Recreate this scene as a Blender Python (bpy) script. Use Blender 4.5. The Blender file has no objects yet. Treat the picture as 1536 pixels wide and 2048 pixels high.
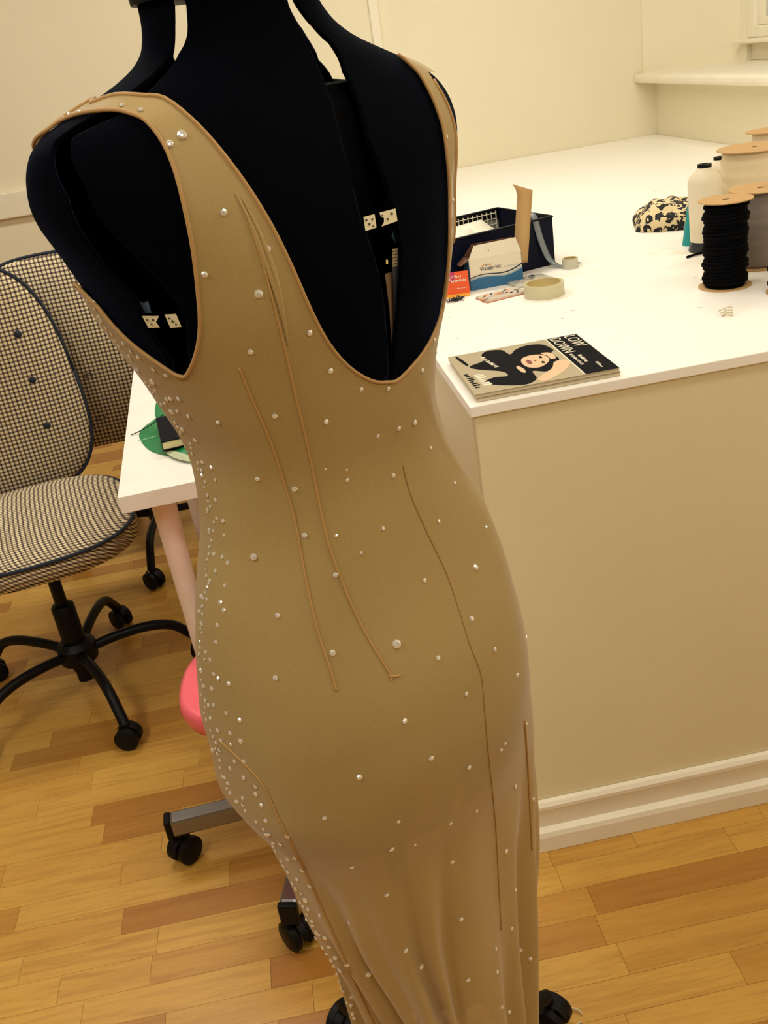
import bpy, bmesh, math, random
import numpy as np
from mathutils import Vector, Matrix
from mathutils.bvhtree import BVHTree
PI = math.pi
sc = bpy.context.scene
COL = sc.collection
random.seed(7)
rng = np.random.RandomState(5)

# ------------------------------------------------------------------ camera
H = 1.45; F = 1900.0; CX, CY = 768.0, 1024.0
yaw, pitch, roll = map(math.radians, (4.2, 25.7, 9.23))
fw = Vector((math.sin(yaw)*math.cos(pitch), math.cos(yaw)*math.cos(pitch), -math.sin(pitch)))
r0 = Vector((math.cos(yaw), -math.sin(yaw), 0)); d0 = fw.cross(r0)
cr = math.cos(roll)*r0 + math.sin(roll)*d0; cd = -math.sin(roll)*r0 + math.cos(roll)*d0
cam = bpy.data.cameras.new('camera'); camo = bpy.data.objects.new('camera', cam); COL.objects.link(camo)
M = Matrix((cr, -cd, -fw)).transposed().to_4x4(); M.translation = Vector((0, 0, H))
camo.matrix_world = M
cam.sensor_fit = 'VERTICAL'; cam.sensor_height = 36.0; cam.lens = 36.0*F/2048.0
cam.clip_start = 0.02
cam.dof.use_dof = False
sc.camera = camo
O = Vector((0, 0, H))
def ray(px, py): return (cr*((px-CX)/F) + cd*((py-CY)/F) + fw)
def atz(px, py, z): v = ray(px, py); return O + v*((z-H)/v.z)
def aty(px, py, y): v = ray(px, py); return O + v*(y/v.y)

# ------------------------------------------------------------------ light
sc.view_settings.view_transform = 'Standard'; sc.view_settings.look = 'None'
sc.view_settings.gamma = 1.0; sc.view_settings.exposure = 0.0
w = bpy.data.worlds.new('world'); sc.world = w; w.use_nodes = True
w.node_tree.nodes['Background'].inputs[0].default_value = (.10, .13, .17, 1)
w.node_tree.nodes['Background'].inputs[1].default_value = .3
def area(name, loc, size, power, col, rot=(0, 0, 0)):
    l = bpy.data.lights.new(name, 'AREA'); l.shape = 'RECTANGLE'; l.size, l.size_y = size
    l.energy = power; l.color = col
    o = bpy.data.objects.new(name, l); o.location = loc; o.rotation_euler = rot; COL.objects.link(o); return o
WARM = (1.0, .95, .86)
area('ceiling_lamp_far', (-.62, 2.85, 2.66), (1.5, .30), 22, WARM)
area('fill_lamp_right', (1.05, 3.0, 2.66), (1.2, .30), 17, WARM)  # added out of view to blow out the worktop
area('ceiling_lamp_near', (-1.35, .2, 2.66), (.30, 1.5), 27, WARM)
area('fill_lamp_counter', (1.2, .8, 2.66), (1.2, .30), 11, WARM)  # added out of view, strength fitted to the counter's brightness
area('ceiling_lamp_middle', (.15, 1.2, 2.66), (.30, .9), 7, WARM)
area('fill_lamp_behind', (.45, -1.0, 2.64), (.7, .30), 19, WARM, (.4, 0, 0))  # added behind the camera to brighten the counter front

# ------------------------------------------------------------------ materials
def lin(c):
    c = [x/255 for x in c]
    return tuple((x/12.92 if x <= .04045 else ((x+.055)/1.055)**2.4) for x in c)+(1,)
MATS = {}
def mat(name, col, rough=.6, metal=0, spec=.5, noise=None, bump=None, **kw):
    if name in MATS: return MATS[name]
    m = bpy.data.materials.new(name); m.use_nodes = True; nt = m.node_tree
    b = nt.nodes['Principled BSDF']; c = lin(col)
    b.inputs['Base Color'].default_value = c; b.inputs['Roughness'].default_value = rough
    b.inputs['Metallic'].default_value = metal; b.inputs['Specular IOR Level'].default_value = spec
    for k, v in kw.items(): b.inputs[k.replace('_', ' ')].default_value = v
    tc = nt.nodes.new('ShaderNodeTexCoord')
    s, amt = noise or (12, .08)
    n = nt.nodes.new('ShaderNodeTexNoise'); n.inputs['Scale'].default_value = s; n.inputs['Detail'].default_value = 4
    nt.links.new(tc.outputs['Object'], n.inputs['Vector'])
    mx = nt.nodes.new('ShaderNodeMix'); mx.data_type = 'RGBA'
    mx.inputs[6].default_value = tuple(x*(1-amt) for x in c[:3])+(1,); mx.inputs[7].default_value = tuple(min(1, x*(1+amt)) for x in c[:3])+(1,)
    nt.links.new(n.outputs['Fac'], mx.inputs[0]); nt.links.new(mx.outputs[2], b.inputs['Base Color'])
    if bump:
        n2 = nt.nodes.new('ShaderNodeTexNoise'); n2.inputs['Scale'].default_value = bump[0]; n2.inputs['Detail'].default_value = 3
        nt.links.new(tc.outputs['Object'], n2.inputs['Vector'])
        bp = nt.nodes.new('ShaderNodeBump'); bp.inputs['Strength'].default_value = bump[1]; bp.inputs['Distance'].default_value = .002
        nt.links.new(n2.outputs['Fac'], bp.inputs['Height']); nt.links.new(bp.outputs['Normal'], b.inputs['Normal'])
    MATS[name] = m; return m
def math_node(nt, op, a, b=None, clamp=False):
    n = nt.nodes.new('ShaderNodeMath'); n.operation = op; n.use_clamp = clamp
    for i, v in enumerate((a, b)):
        if v is None: continue
        if isinstance(v, (int, float)): n.inputs[i].default_value = v
        else: nt.links.new(v, n.inputs[i])
    return n.outputs[0]
def mixc(nt, fac, a, b):
    m = nt.nodes.new('ShaderNodeMix'); m.data_type = 'RGBA'
    for i, v in ((0, fac), (6, a), (7, b)):
        if isinstance(v, (int, float, tuple)): m.inputs[i].default_value = v
        else: nt.links.new(v, m.inputs[i])
    return m.outputs[2]

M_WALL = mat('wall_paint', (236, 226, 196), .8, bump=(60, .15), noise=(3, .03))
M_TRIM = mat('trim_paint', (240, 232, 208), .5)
M_CEIL = mat('ceiling_paint', (214, 208, 192), .9)  # unseen ceiling, darkened to cut bounced light
M_DIM = mat('dimmed_unseen_wall_paint', (150, 136, 108), .9)  # unseen walls, darkened to cut bounced light
M_PANEL = mat('counter_panel_paint', (230, 218, 178), .6, bump=(120, .12), noise=(5, .03))
M_BLACK = mat('black_plastic', (9, 9, 11), .5, spec=.2)
M_BLACKM = mat('black_painted_steel', (7, 8, 11), .45, spec=.2)
M_SILVER = mat('brushed_aluminium', (150, 150, 152), .3, metal=.9)
M_NAVYM = mat('navy_enamel', (5, 12, 34), .45, spec=.15)
M_CARD = mat('kraft_card', (196, 158, 104), .8)
M_DESK = mat('white_laminate', (250, 246, 236), .35)
M_PINKW = mat('white_leg_pink_bounce', (255, 232, 220), .4)  # white leg with pink reflected light put into its colour
M_PINK = mat('pink_plastic', (240, 104, 116), .28, spec=.6)
M_NAVY = mat('navy_piping', (22, 32, 48), .8)
M_WHITE = mat('white_plastic', (232, 226, 205), .4)
M_INK = mat('black_ink', (12, 13, 20), .5)
M_THREAD = mat('cream_thread', (232, 220, 190), .8, bump=(250, .3))

# counter top paint with stains
def counter_mat():
    m = mat('white_worktop_paint', (252, 248, 236), .45, noise=(2, .02)); nt = m.node_tree; b = nt.nodes['Principled BSDF']
    old = b.inputs['Base Color'].links[0].from_socket
    tc = nt.nodes.new('ShaderNodeTexCoord')
    n = nt.nodes.new('ShaderNodeTexNoise'); n.inputs['Scale'].default_value = 3.2; n.inputs['Detail'].default_value = 5; n.inputs['Distortion'].default_value = 1.4
    nt.links.new(tc.outputs['Object'], n.inputs['Vector'])
    a = math_node(nt, 'SUBTRACT', n.outputs['Fac'], .665); a = math_node(nt, 'MULTIPLY', a, 9, True)
    c1 = mixc(nt, math_node(nt, 'MULTIPLY', a, .55), old, lin((222, 190, 130)))
    n2 = nt.nodes.new('ShaderNodeTexNoise'); n2.inputs['Scale'].default_value = 38; n2.inputs['Detail'].default_value = 2
    nt.links.new(tc.outputs['Object'], n2.inputs['Vector'])
    k = math_node(nt, 'MULTIPLY', math_node(nt, 'SUBTRACT', n2.outputs['Fac'], .735), 14, True)
    c2 = mixc(nt, math_node(nt, 'MULTIPLY', k, .6), c1, lin((120, 100, 70)))
    nt.links.new(c2, b.inputs['Base Color']); return m
M_TOP = counter_mat()

def wood_mat(name, island):
    m = bpy.data.materials.new(name); m.use_nodes = True; nt = m.node_tree; b = nt.nodes['Principled BSDF']
    tc = nt.nodes.new('ShaderNodeTexCoord')
    if island:
        g = nt.nodes.new('ShaderNodeNewGeometry'); rnd = g.outputs['Random Per Island']
    else:
        g = nt.nodes.new('ShaderNodeObjectInfo'); rnd = g.outputs['Random']
    off = nt.nodes.new('ShaderNodeVectorMath'); off.operation = 'ADD'
    cb = nt.nodes.new('ShaderNodeCombineXYZ')
    s = math_node(nt, 'MULTIPLY', rnd, 57.0)
    nt.links.new(s, cb.inputs[0]); nt.links.new(s, cb.inputs[1]); nt.links.new(s, cb.inputs[2])
    nt.links.new(tc.outputs['Object'], off.inputs[0]); nt.links.new(cb.outputs[0], off.inputs[1])
    mp = nt.nodes.new('ShaderNodeMapping'); mp.inputs['Scale'].default_value = (1.6, 22, 1)
    nt.links.new(off.outputs[0], mp.inputs[0])
    w1 = nt.nodes.new('ShaderNodeTexNoise'); w1.inputs['Scale'].default_value = 2.2; w1.inputs['Detail'].default_value = 6; w1.inputs['Distortion'].default_value = 1.1
    nt.links.new(mp.outputs[0], w1.inputs['Vector'])
    mp2 = nt.nodes.new('ShaderNodeMapping'); mp2.inputs['Scale'].default_value = (9, 150, 1)
    nt.links.new(off.outputs[0], mp2.inputs[0])
    w2 = nt.nodes.new('ShaderNodeTexNoise'); w2.inputs['Scale'].default_value = 2; w2.inputs['Detail'].default_value = 3
    nt.links.new(mp2.outputs[0], w2.inputs['Vector'])
    cr_ = nt.nodes.new('ShaderNodeValToRGB'); e = cr_.color_ramp.elements
    e[0].position = 0; e[0].color = lin((174, 124, 52)); e[1].position = 1; e[1].color = lin((208, 162, 76))
    for p, c in ((.12, (170, 116, 48)), (.25, (198, 150, 66)), (.7, (207, 162, 76)), (.88, (188, 136, 58))):
        x = cr_.color_ramp.elements.new(p); x.color = lin(c)
    nt.links.new(rnd, cr_.inputs[0])
    dark = math_node(nt, 'MULTIPLY', math_node(nt, 'SUBTRACT', w1.outputs['Fac'], .45), 3.4, True)
    c1 = mixc(nt, math_node(nt, 'MULTIPLY', dark, .38), cr_.outputs[0], lin((140, 82, 30)))
    fine = math_node(nt, 'MULTIPLY', math_node(nt, 'SUBTRACT', w2.outputs['Fac'], .5), 3, True)
    c2 = mixc(nt, math_node(nt, 'MULTIPLY', fine, .30), c1, lin((130, 76, 30)))
    nt.links.new(c2, b.inputs['Base Color']); b.inputs['Roughness'].default_value = .36; b.inputs['Specular IOR Level'].default_value = .4
    return m
M_WOOD = wood_mat('oak_strip', False); M_WOODI = wood_mat('oak_strip_far', True)

def gingham(name, ax, pitch_=.0118, tone=1.0):
    m = bpy.data.materials.new(name); m.use_nodes = True; nt = m.node_tree; b = nt.nodes['Principled BSDF']
    tc = nt.nodes.new('ShaderNodeTexCoord'); sp = nt.nodes.new('ShaderNodeSeparateXYZ')
    nt.links.new(tc.outputs['Object'], sp.inputs[0])
    def stripe(o):
        f = math_node(nt, 'FRACT', math_node(nt, 'MULTIPLY', math_node(nt, 'ADD', o, 5.0), 1/pitch_))
        a = math_node(nt, 'ABSOLUTE', math_node(nt, 'SUBTRACT', f, .5))
        return math_node(nt, 'MULTIPLY', math_node(nt, 'SUBTRACT', a, .265), 14, True)
    if ax == (0, 1):
        s1 = stripe(math_node(nt, 'ADD', sp.outputs[0], sp.outputs[2])); s2 = stripe(math_node(nt, 'ADD', sp.outputs[1], sp.outputs[2]))
    else:
        s1 = stripe(sp.outputs[ax[0]]); s2 = stripe(sp.outputs[ax[1]])
    cream = lin(tuple(x*tone for x in (226, 212, 174))); br = lin(tuple(x*tone for x in (128, 108, 84))); nv = lin(tuple(x*tone for x in (26, 30, 44)))
    one = math_node(nt, 'MAXIMUM', s1, s2); both = math_node(nt, 'MULTIPLY', s1, s2)
    c = mixc(nt, both, mixc(nt, one, cream, br), nv)
    nt.links.new(c, b.inputs['Base Color']); b.inputs['Roughness'].default_value = .9
    n = nt.nodes.new('ShaderNodeTexNoise'); n.inputs['Scale'].default_value = 12
    nt.links.new(tc.outputs['Object'], n.inputs['Vector'])
    bp = nt.nodes.new('ShaderNodeBump'); bp.inputs['Strength'].default_value = .25; bp.inputs['Distance'].default_value = .01
    nt.links.new(n.outputs['Fac'], bp.inputs['Height']); nt.links.new(bp.outputs['Normal'], b.inputs['Normal'])
    return m
G_SEAT = gingham('gingham_seat', (0, 1)); G_BACK = gingham('gingham_back', (0, 2))
G_BACK2 = gingham('gingham_chair_rear', (0, 2), .0118)

def leopard():
    m = bpy.data.materials.new('leopard_cloth'); m.use_nodes = True; nt = m.node_tree; b = nt.nodes['Principled BSDF']
    tc = nt.nodes.new('ShaderNodeTexCoord')
    nz = nt.nodes.new('ShaderNodeTexNoise'); nz.inputs['Scale'].default_value = 45
    nt.links.new(tc.outputs['Object'], nz.inputs['Vector'])
    va = nt.nodes.new('ShaderNodeVectorMath'); va.operation = 'MULTIPLY_ADD'; va.inputs[1].default_value = (.02,)*3
    nt.links.new(nz.outputs['Color'], va.inputs[0]); nt.links.new(tc.outputs['Object'], va.inputs[2])
    v = nt.nodes.new('ShaderNodeTexVoronoi'); v.inputs['Scale'].default_value = 58
    nt.links.new(va.outputs[0], v.inputs['Vector'])
    d = v.outputs['Distance']
    ring = math_node(nt, 'MULTIPLY', math_node(nt, 'GREATER_THAN', d, .16), math_node(nt, 'LESS_THAN', d, .6))
    n2 = nt.nodes.new('ShaderNodeTexNoise'); n2.inputs['Scale'].default_value = 70
    nt.links.new(tc.outputs['Object'], n2.inputs['Vector'])
    ring = math_node(nt, 'MULTIPLY', ring, math_node(nt, 'GREATER_THAN', n2.outputs['Fac'], .44))
    nt.links.new(mixc(nt, ring, lin((226, 206, 158)), lin((18, 16, 20))), b.inputs['Base Color']); b.inputs['Roughness'].default_value = .8
    return m

def velvet():
    m = mat('black_velvet', (2, 3, 7), .95, spec=.04, bump=(900, .2), Sheen_Weight=.04, Sheen_Roughness=.4)
    m.node_tree.nodes['Principled BSDF'].inputs['Sheen Tint'].default_value = (.25, .4, .9, 1); return m
M_VELVET = velvet()
def dress_mat(name, col, alpha):
    m = bpy.data.materials.new(name); m.use_nodes = True; nt = m.node_tree; b = nt.nodes['Principled BSDF']
    out = nt.nodes['Material Output']
    tc = nt.nodes.new('ShaderNodeTexCoord'); n = nt.nodes.new('ShaderNodeTexNoise'); n.inputs['Scale'].default_value = 700; n.inputs['Detail'].default_value = 2
    nt.links.new(tc.outputs['Object'], n.inputs['Vector'])
    n3 = nt.nodes.new('ShaderNodeTexNoise'); n3.inputs['Scale'].default_value = 9; nt.links.new(tc.outputs['Object'], n3.inputs['Vector'])
    c = lin(col)
    a = mixc(nt, n3.outputs['Fac'], tuple(x*.94 for x in c[:3])+(1,), tuple(x*1.06 for x in c[:3])+(1,))
    cc = mixc(nt, math_node(nt, 'MULTIPLY', math_node(nt, 'SUBTRACT', n.outputs['Fac'], .45), 1.2, True), a, lin(tuple(min(255, x*1.12) for x in col)))
    nt.links.new(cc, b.inputs['Base Color']); b.inputs['Roughness'].default_value = .55; b.inputs['Specular IOR Level'].default_value = .35
    b.inputs['Sheen Weight'].default_value = .3
    bp = nt.nodes.new('ShaderNodeBump'); bp.inputs['Strength'].default_value = .12; bp.inputs['Distance'].default_value = .001
    nt.links.new(n.outputs['Fac'], bp.inputs['Height']); nt.links.new(bp.outputs['Normal'], b.inputs['Normal'])
    tl = nt.nodes.new('ShaderNodeBsdfTranslucent'); nt.links.new(cc, tl.inputs['Color'])
    m1 = nt.nodes.new('ShaderNodeMixShader'); m1.inputs[0].default_value = .22
    nt.links.new(b.outputs[0], m1.inputs[1]); nt.links.new(tl.outputs[0], m1.inputs[2])
    tr = nt.nodes.new('ShaderNodeBsdfTransparent'); m2 = nt.nodes.new('ShaderNodeMixShader'); m2.inputs[0].default_value = 1-alpha
    nt.links.new(m1.outputs[0], m2.inputs[1]); nt.links.new(tr.outputs[0], m2.inputs[2]); nt.links.new(m2.outputs[0], out.inputs[0])
    return m
M_DRESS = dress_mat('nude_mesh_fabric', (196, 166, 102), .88)
M_BIND = dress_mat('nude_mesh_binding', (198, 156, 92), .97)
M_GEM = mat('crystal', (250, 246, 235), .06, metal=.55, spec=1.0)
M_SEAM = mat('seam_thread', (184, 146, 88), .9, spec=.1)
M_CLEAR = mat('clear_tape', (238, 230, 190), .25, Transmission_Weight=.35, noise=(30, .03))

# ------------------------------------------------------------------ helpers
def link_mesh(name, me, m, parent=None, smooth=False):
    o = bpy.data.objects.new(name, me); COL.objects.link(o)
    if m is not None and len(me.materials) == 0: me.materials.append(m)
    if smooth:
        for p in me.polygons: p.use_smooth = True
    if parent: o.parent = parent
    return o
def obj(name, bm, m, parent=None, smooth=False, bevel=0, solid=0, sub=0, auto=None):
    bmesh.ops.recalc_face_normals(bm, faces=bm.faces)
    me = bpy.data.meshes.new(name); bm.to_mesh(me); bm.free()
    o = link_mesh(name, me, m, parent, smooth or auto is not None)
    if auto is not None: me.set_sharp_from_angle(angle=math.radians(auto))
    if solid:
        s = o.modifiers.new('solid', 'SOLIDIFY'); s.thickness = solid; s.offset = 0
    if bevel:
        b = o.modifiers.new('bev', 'BEVEL'); b.width = bevel; b.segments = 2; b.limit_method = 'ANGLE'
    if sub:
        s = o.modifiers.new('sub', 'SUBSURF'); s.levels = sub; s.render_levels = sub
    return o
def tag(o, label, cat, group=None):
    o['label'] = label; o['category'] = cat
    if group: o['group'] = group
    return o
def struct(o): o['kind'] = 'structure'; return o
def thing(name, label, cat, loc, rz=0, group=None):
    o = bpy.data.objects.new(name, None); COL.objects.link(o); o.location = loc; o.rotation_euler = (0, 0, rz)
    o.empty_display_size = .05
    return tag(o, label, cat, group)
def bx(bm, x0, x1, y0, y1, z0, z1, mtx=None):
    vs = [bm.verts.new((x, y, z)) for x in (x0, x1) for y in (y0, y1) for z in (z0, z1)]
    for f in ((0, 1, 3, 2), (4, 6, 7, 5), (0, 4, 5, 1), (2, 3, 7, 6), (0, 2, 6, 4), (1, 5, 7, 3)): bm.faces.new([vs[i] for i in f])
    if mtx is not None: bmesh.ops.transform(bm, matrix=mtx, verts=vs)
    return vs
def box(*a, mtx=None):
    bm = bmesh.new(); bx(bm, *a, mtx=mtx); return bm
def lathe(bm, prof, seg=32, c=(0, 0, 0), mtx=None, closed=False):
    rings = []; allv = []
    for r, z in prof:
        if r < 1e-6:
            v = bm.verts.new((c[0], c[1], c[2]+z)); rings.append([v]*seg); allv.append(v)
        else:
            ring = [bm.verts.new((c[0]+r*math.cos(2*PI*i/seg), c[1]+r*math.sin(2*PI*i/seg), c[2]+z)) for i in range(seg)]
            rings.append(ring); allv += ring
    pairs = list(zip(rings, rings[1:]))
    if closed: pairs.append((rings[-1], rings[0]))
    for A, B in pairs:
        for i in range(seg):
            j = (i+1) % seg; q = [A[i], A[j], B[j], B[i]]; u = []
            for v in q:
                if v not in u: u.append(v)
            if len(u) > 2:
                try: bm.faces.new(u)
                except ValueError: pass
    if mtx is not None: bmesh.ops.transform(bm, matrix=mtx, verts=allv)
    return allv
def lat(prof, seg=32, c=(0, 0, 0), mtx=None, closed=False):
    bm = bmesh.new(); lathe(bm, prof, seg, c, mtx, closed); return bm
def tube(bm, pts, rad, seg=8, cap=True, flat=None):
    pts = [Vector(p) for p in pts]; n = len(pts); rings = []; up = None
    for i, p in enumerate(pts):
        t = (pts[min(i+1, n-1)]-pts[max(i-1, 0)]).normalized()
        if up is None:
            up = Vector((0, 0, 1)) if abs(t.z) < .9 else Vector((1, 0, 0))
        a = (up - t*up.dot(t)).normalized(); b = t.cross(a); up = a
        r = rad[i] if isinstance(rad, (list, tuple)) else rad
        f = flat or 1
        rings.append([bm.verts.new(p + a*r*math.cos(2*PI*k/seg)*f + b*r*math.sin(2*PI*k/seg)) for k in range(seg)])
    for A, B in zip(rings, rings[1:]):
        for k in range(seg): bm.faces.new((A[k], A[(k+1) % seg], B[(k+1) % seg], B[k]))
    if cap: bm.faces.new(rings[0][::-1]); bm.faces.new(rings[-1])
def tub(pts, rad, seg=8, flat=None):
    bm = bmesh.new(); tube(bm, pts, rad, seg, flat=flat); return bm
def spline(pts, n=6, closed=False):
    P = [Vector(p) for p in pts]; out = []; N = len(P)
    rngi = range(N if closed else N-1)
    for i in rngi:
        if closed: a, b, c, d = P[(i-1) % N], P[i], P[(i+1) % N], P[(i+2) % N]
        else: a, b, c, d = P[max(i-1, 0)], P[i], P[i+1], P[min(i+2, N-1)]
        for k in range(n):
            t = k/n
            out.append(.5*((2*b)+(c-a)*t+(2*a-5*b+4*c-d)*t*t+(3*b-a-3*c+d)*t**3))
    if not closed: out.append(P[-1])
    return out
def prism(pts, z0, z1):
    bm = bmesh.new(); a = [bm.verts.new((p[0], p[1], z0)) for p in pts]; b = [bm.verts.new((p[0], p[1], z1)) for p in pts]
    n = len(pts); bm.faces.new(a[::-1]); bm.faces.new(b)
    for i in range(n): bm.faces.new((a[i], a[(i+1) % n], b[(i+1) % n], b[i]))
    return bm
def text(body, size, m, parent, mtx, name='lettering', shear=0):
    cu = bpy.data.curves.new(name, 'FONT'); cu.body = body; cu.size = size; cu.shear = shear; cu.resolution_u = 2; cu.extrude = .0001
    t = bpy.data.objects.new(name, cu); COL.objects.link(t)
    bpy.context.view_layer.update()
    me = bpy.data.meshes.new_from_object(t); bpy.data.objects.remove(t)
    me.transform(mtx); me.materials.clear(); me.materials.append(m)
    o = bpy.data.objects.new(name, me); COL.objects.link(o); o.parent = parent
    return o
def copy_tree(o, parent=None):
    c = o.copy(); COL.objects.link(c); c.parent = parent
    for ch in o.children: copy_tree(ch, c)
    return c
T = Matrix.Translation
def RZ(a): return Matrix.Rotation(a, 4, 'Z')
def RX(a): return Matrix.Rotation(a, 4, 'X')
def RY(a): return Matrix.Rotation(a, 4, 'Y')

# ------------------------------------------------------------------ room
YW = 4.33; XR = 1.79
floor = struct(obj('floor', box(-2.6, 2.4, -2.0, YW+.1, -.06, -.005), M_WOODI))
# strip floor: each strip near the camera is its own piece, the rest joined
lens = (.17, .26, .34, .43); pm = []
def strip_bm(L):
    bm = bmesh.new(); bx(bm, .0003, L-.0003, .0003, .0647, -.004, 0); return bm
for L in lens:
    bm = strip_bm(L); bmesh.ops.recalc_face_normals(bm, faces=bm.faces)
    me = bpy.data.meshes.new('floor_strip'); bm.to_mesh(me); bm.free(); me.materials.append(M_WOOD); pm.append(me)
far = bmesh.new(); cnt = 0
for k in range(-31, 50):
    y0 = 1.253-.065*3 + .065*k
    if y0 > YW-.03: break
    x = -2.6 + random.random()*.3
    while x < 2.35:
        i = random.choice((0, 1, 1, 2, 2, 3)); L = lens[i]
        if x+L > 2.4: L = 2.4-x; i = None
        vis = (.84 < y0 < 3.2) and (x+L > -.62-.17*max(0, y0-1)) and x < (1.0 if y0 < 1.37 else .3)
        if i is not None and vis and cnt < 298:
            o = bpy.data.objects.new('floor_strip', pm[i]); COL.objects.link(o); o.location = (x, y0, 0); o.parent = floor; cnt += 1
        else:
            bx(far, x+.0003, x+L-.0003, y0+.0003, y0+.0647, -.004, 0)
        x += L
o = obj('far_strips', far, M_WOODI, floor); o['kind'] = 'stuff'
struct(obj('ceiling', box(-2.6, 2.4, -2.0, YW+.1, 2.7, 2.78), M_CEIL))
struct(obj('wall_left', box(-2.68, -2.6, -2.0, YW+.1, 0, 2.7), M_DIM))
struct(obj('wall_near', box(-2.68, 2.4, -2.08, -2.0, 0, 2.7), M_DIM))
struct(obj('wall_back', box(-2.68, XR+.5, YW, YW+.1, 0, 2.7), M_WALL))
# right wall: below the sill, above the window, near part; splayed recess
wr = struct(obj('wall_right', box(XR, XR+.6, -2.0, YW, 0, 1.165), M_WALL))
bm = box(XR, XR+.6, -2.0, 2.3, 1.165, 2.7); bx(bm, XR, XR+.6, 2.3, YW, 2.35, 2.7)
struct(obj('wall_right_upper', bm, M_WALL))
# splayed reveal
struct(obj('wall_reveal', prism([(XR-.06, YW), (XR-.06, YW-.012), (2.05, 4.03), (2.3, 4.03), (2.3, YW)], 1.165, 2.36), M_WALL))
# sill
struct(obj('trim_sill', box(1.69, 2.10, 2.25, YW-.002, 1.160, 1.196), M_TRIM, bevel=.012))
# window
win = struct(obj('window_1', box(2.05, 2.10, 2.3, 4.03, 1.196, 1.26), M_TRIM, bevel=.004))
bm = box(2.03, 2.075, 3.93, 3.985, 1.2781, 2.36); bx(bm, 2.03, 2.075, 2.4, 2.45, 1.2781, 2.36)
bx(bm, 2.032, 2.073, 2.4501, 3.9299, 1.2781, 1.32); obj('window_frame', bm, M_TRIM, win, bevel=.006)
bm = box(2.05, 2.08, 3.885, 3.9299, 1.3201, 2.36); bx(bm, 2.052, 2.078, 2.451, 3.884, 1.3201, 1.35); bx(bm, 2.053, 2.077, 3.16, 3.2, 1.3501, 2.36)
obj('window_sash', bm, M_TRIM, win, bevel=.004)
obj('inner_sill', box(1.99, 2.06, 2.3, 4.03, 1.262, 1.278), M_TRIM, win, bevel=.005)
obj('reveal_post', box(2.03, 2.10, 3.985, 4.06, 1.196, 2.36), M_TRIM, win)
M_GLASS = mat('night_glass', (70, 78, 84), .12, spec=.6, noise=(14, .35))
obj('pane', box(2.062, 2.068, 2.4502, 3.8849, 1.3502, 2.36), M_GLASS, win)
struct(obj('window_backing_board', box(2.10, 2.24, 2.2, YW, 1.165, 2.7), M_WALL))  # board added behind the window so nothing leaks through
# trims on the back wall
struct(obj('trim_1', box(-2.6, .565, YW-.03, YW, 1.045, 1.145), M_TRIM, bevel=.004))
struct(obj('trim_2', box(.585, .622, YW-.012, YW, .9, 2.7), M_TRIM, bevel=.002))
struct(obj('baseboard_back', box(-2.6, .4, YW-.02, YW, 0, .12), M_TRIM, bevel=.004))

# ------------------------------------------------------------------ counter
CX0 = .262; CY0 = 1.374; CZ = .937
ct = thing('cutting_counter', 'long white topped cutting counter with cream boxed-in front panels', 'counter', (1.0, 2.8, 0))
def rel(o):  # keep world placement while parented to an empty without rotation
    o.location = Vector(o.location) - Vector(o.parent.location); return o
rel(obj('worktop', box(CX0-.004, XR-.002, CY0-.004, YW-.003, CZ-.018, CZ), M_TOP, ct, bevel=.0015))
rel(obj('front_panel', box(CX0+.004, XR-.002, CY0+.002, CY0+.02, .0, CZ-.018), M_PANEL, ct))
rel(obj('side_panel', box(CX0+.002, CX0+.02, CY0+.02, YW-.003, .0, CZ-.018), M_PANEL, ct))
def skirting(name, p0, p1, nrm):
    prof = [(0, 0), (.020, 0), (.020, .035), (.017, .045), (.010, .050), (.007, .052), (.007, .094), (.013, .098), (.013, .106), (.008, .113), (0, .115)]
    bm = bmesh.new(); R = []
    for p in (p0, p1):
        R.append([bm.verts.new(Vector(p)+Vector(nrm)*a+Vector((0, 0, b+.001))) for a, b in prof])
    n = len(prof)
    for i in range(n): bm.faces.new((R[0][i], R[0][(i+1) % n], R[1][(i+1) % n], R[1][i]))
    bm.faces.new(R[0]); bm.faces.new(R[1][::-1])
    return rel(obj(name, bm, M_TRIM, ct))
skirting('skirting_board', (CX0+.004, CY0+.001, 0), (XR-.01, CY0+.001, 0), (0, -1, 0))
skirting('skirting_board', (CX0+.001, CY0-.015, 0), (CX0+.001, YW-.03, 0), (-1, 0, 0))

# ------------------------------------------------------------------ desk
dk = thing('desk', 'narrow white desk with round white legs tinted by pink bounce light between chair and dress form', 'desk', (-.385, 1.765, 0), math.radians(3.5))
DZ = .74
obj('desktop', box(0, .60, 0, .98, DZ-.036, DZ), M_DESK, dk, bevel=.001)
for lx, ly in ((.075, .075), (.525, .075), (.075, .905), (.525, .905)):
    bm = lat([(0, 0), (.014, 0), (.016, .02), (.026, .69), (.026, .702), (.0, .702)], 24, (lx, ly, 0)); obj('leg', bm, M_PINKW, dk, auto=40)
    obj('leg_plate', lat([(0, .698), (.045, .698), (.045, .704), (0, .704)], 20, (lx, ly, 0)), M_BLACK, dk)

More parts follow.
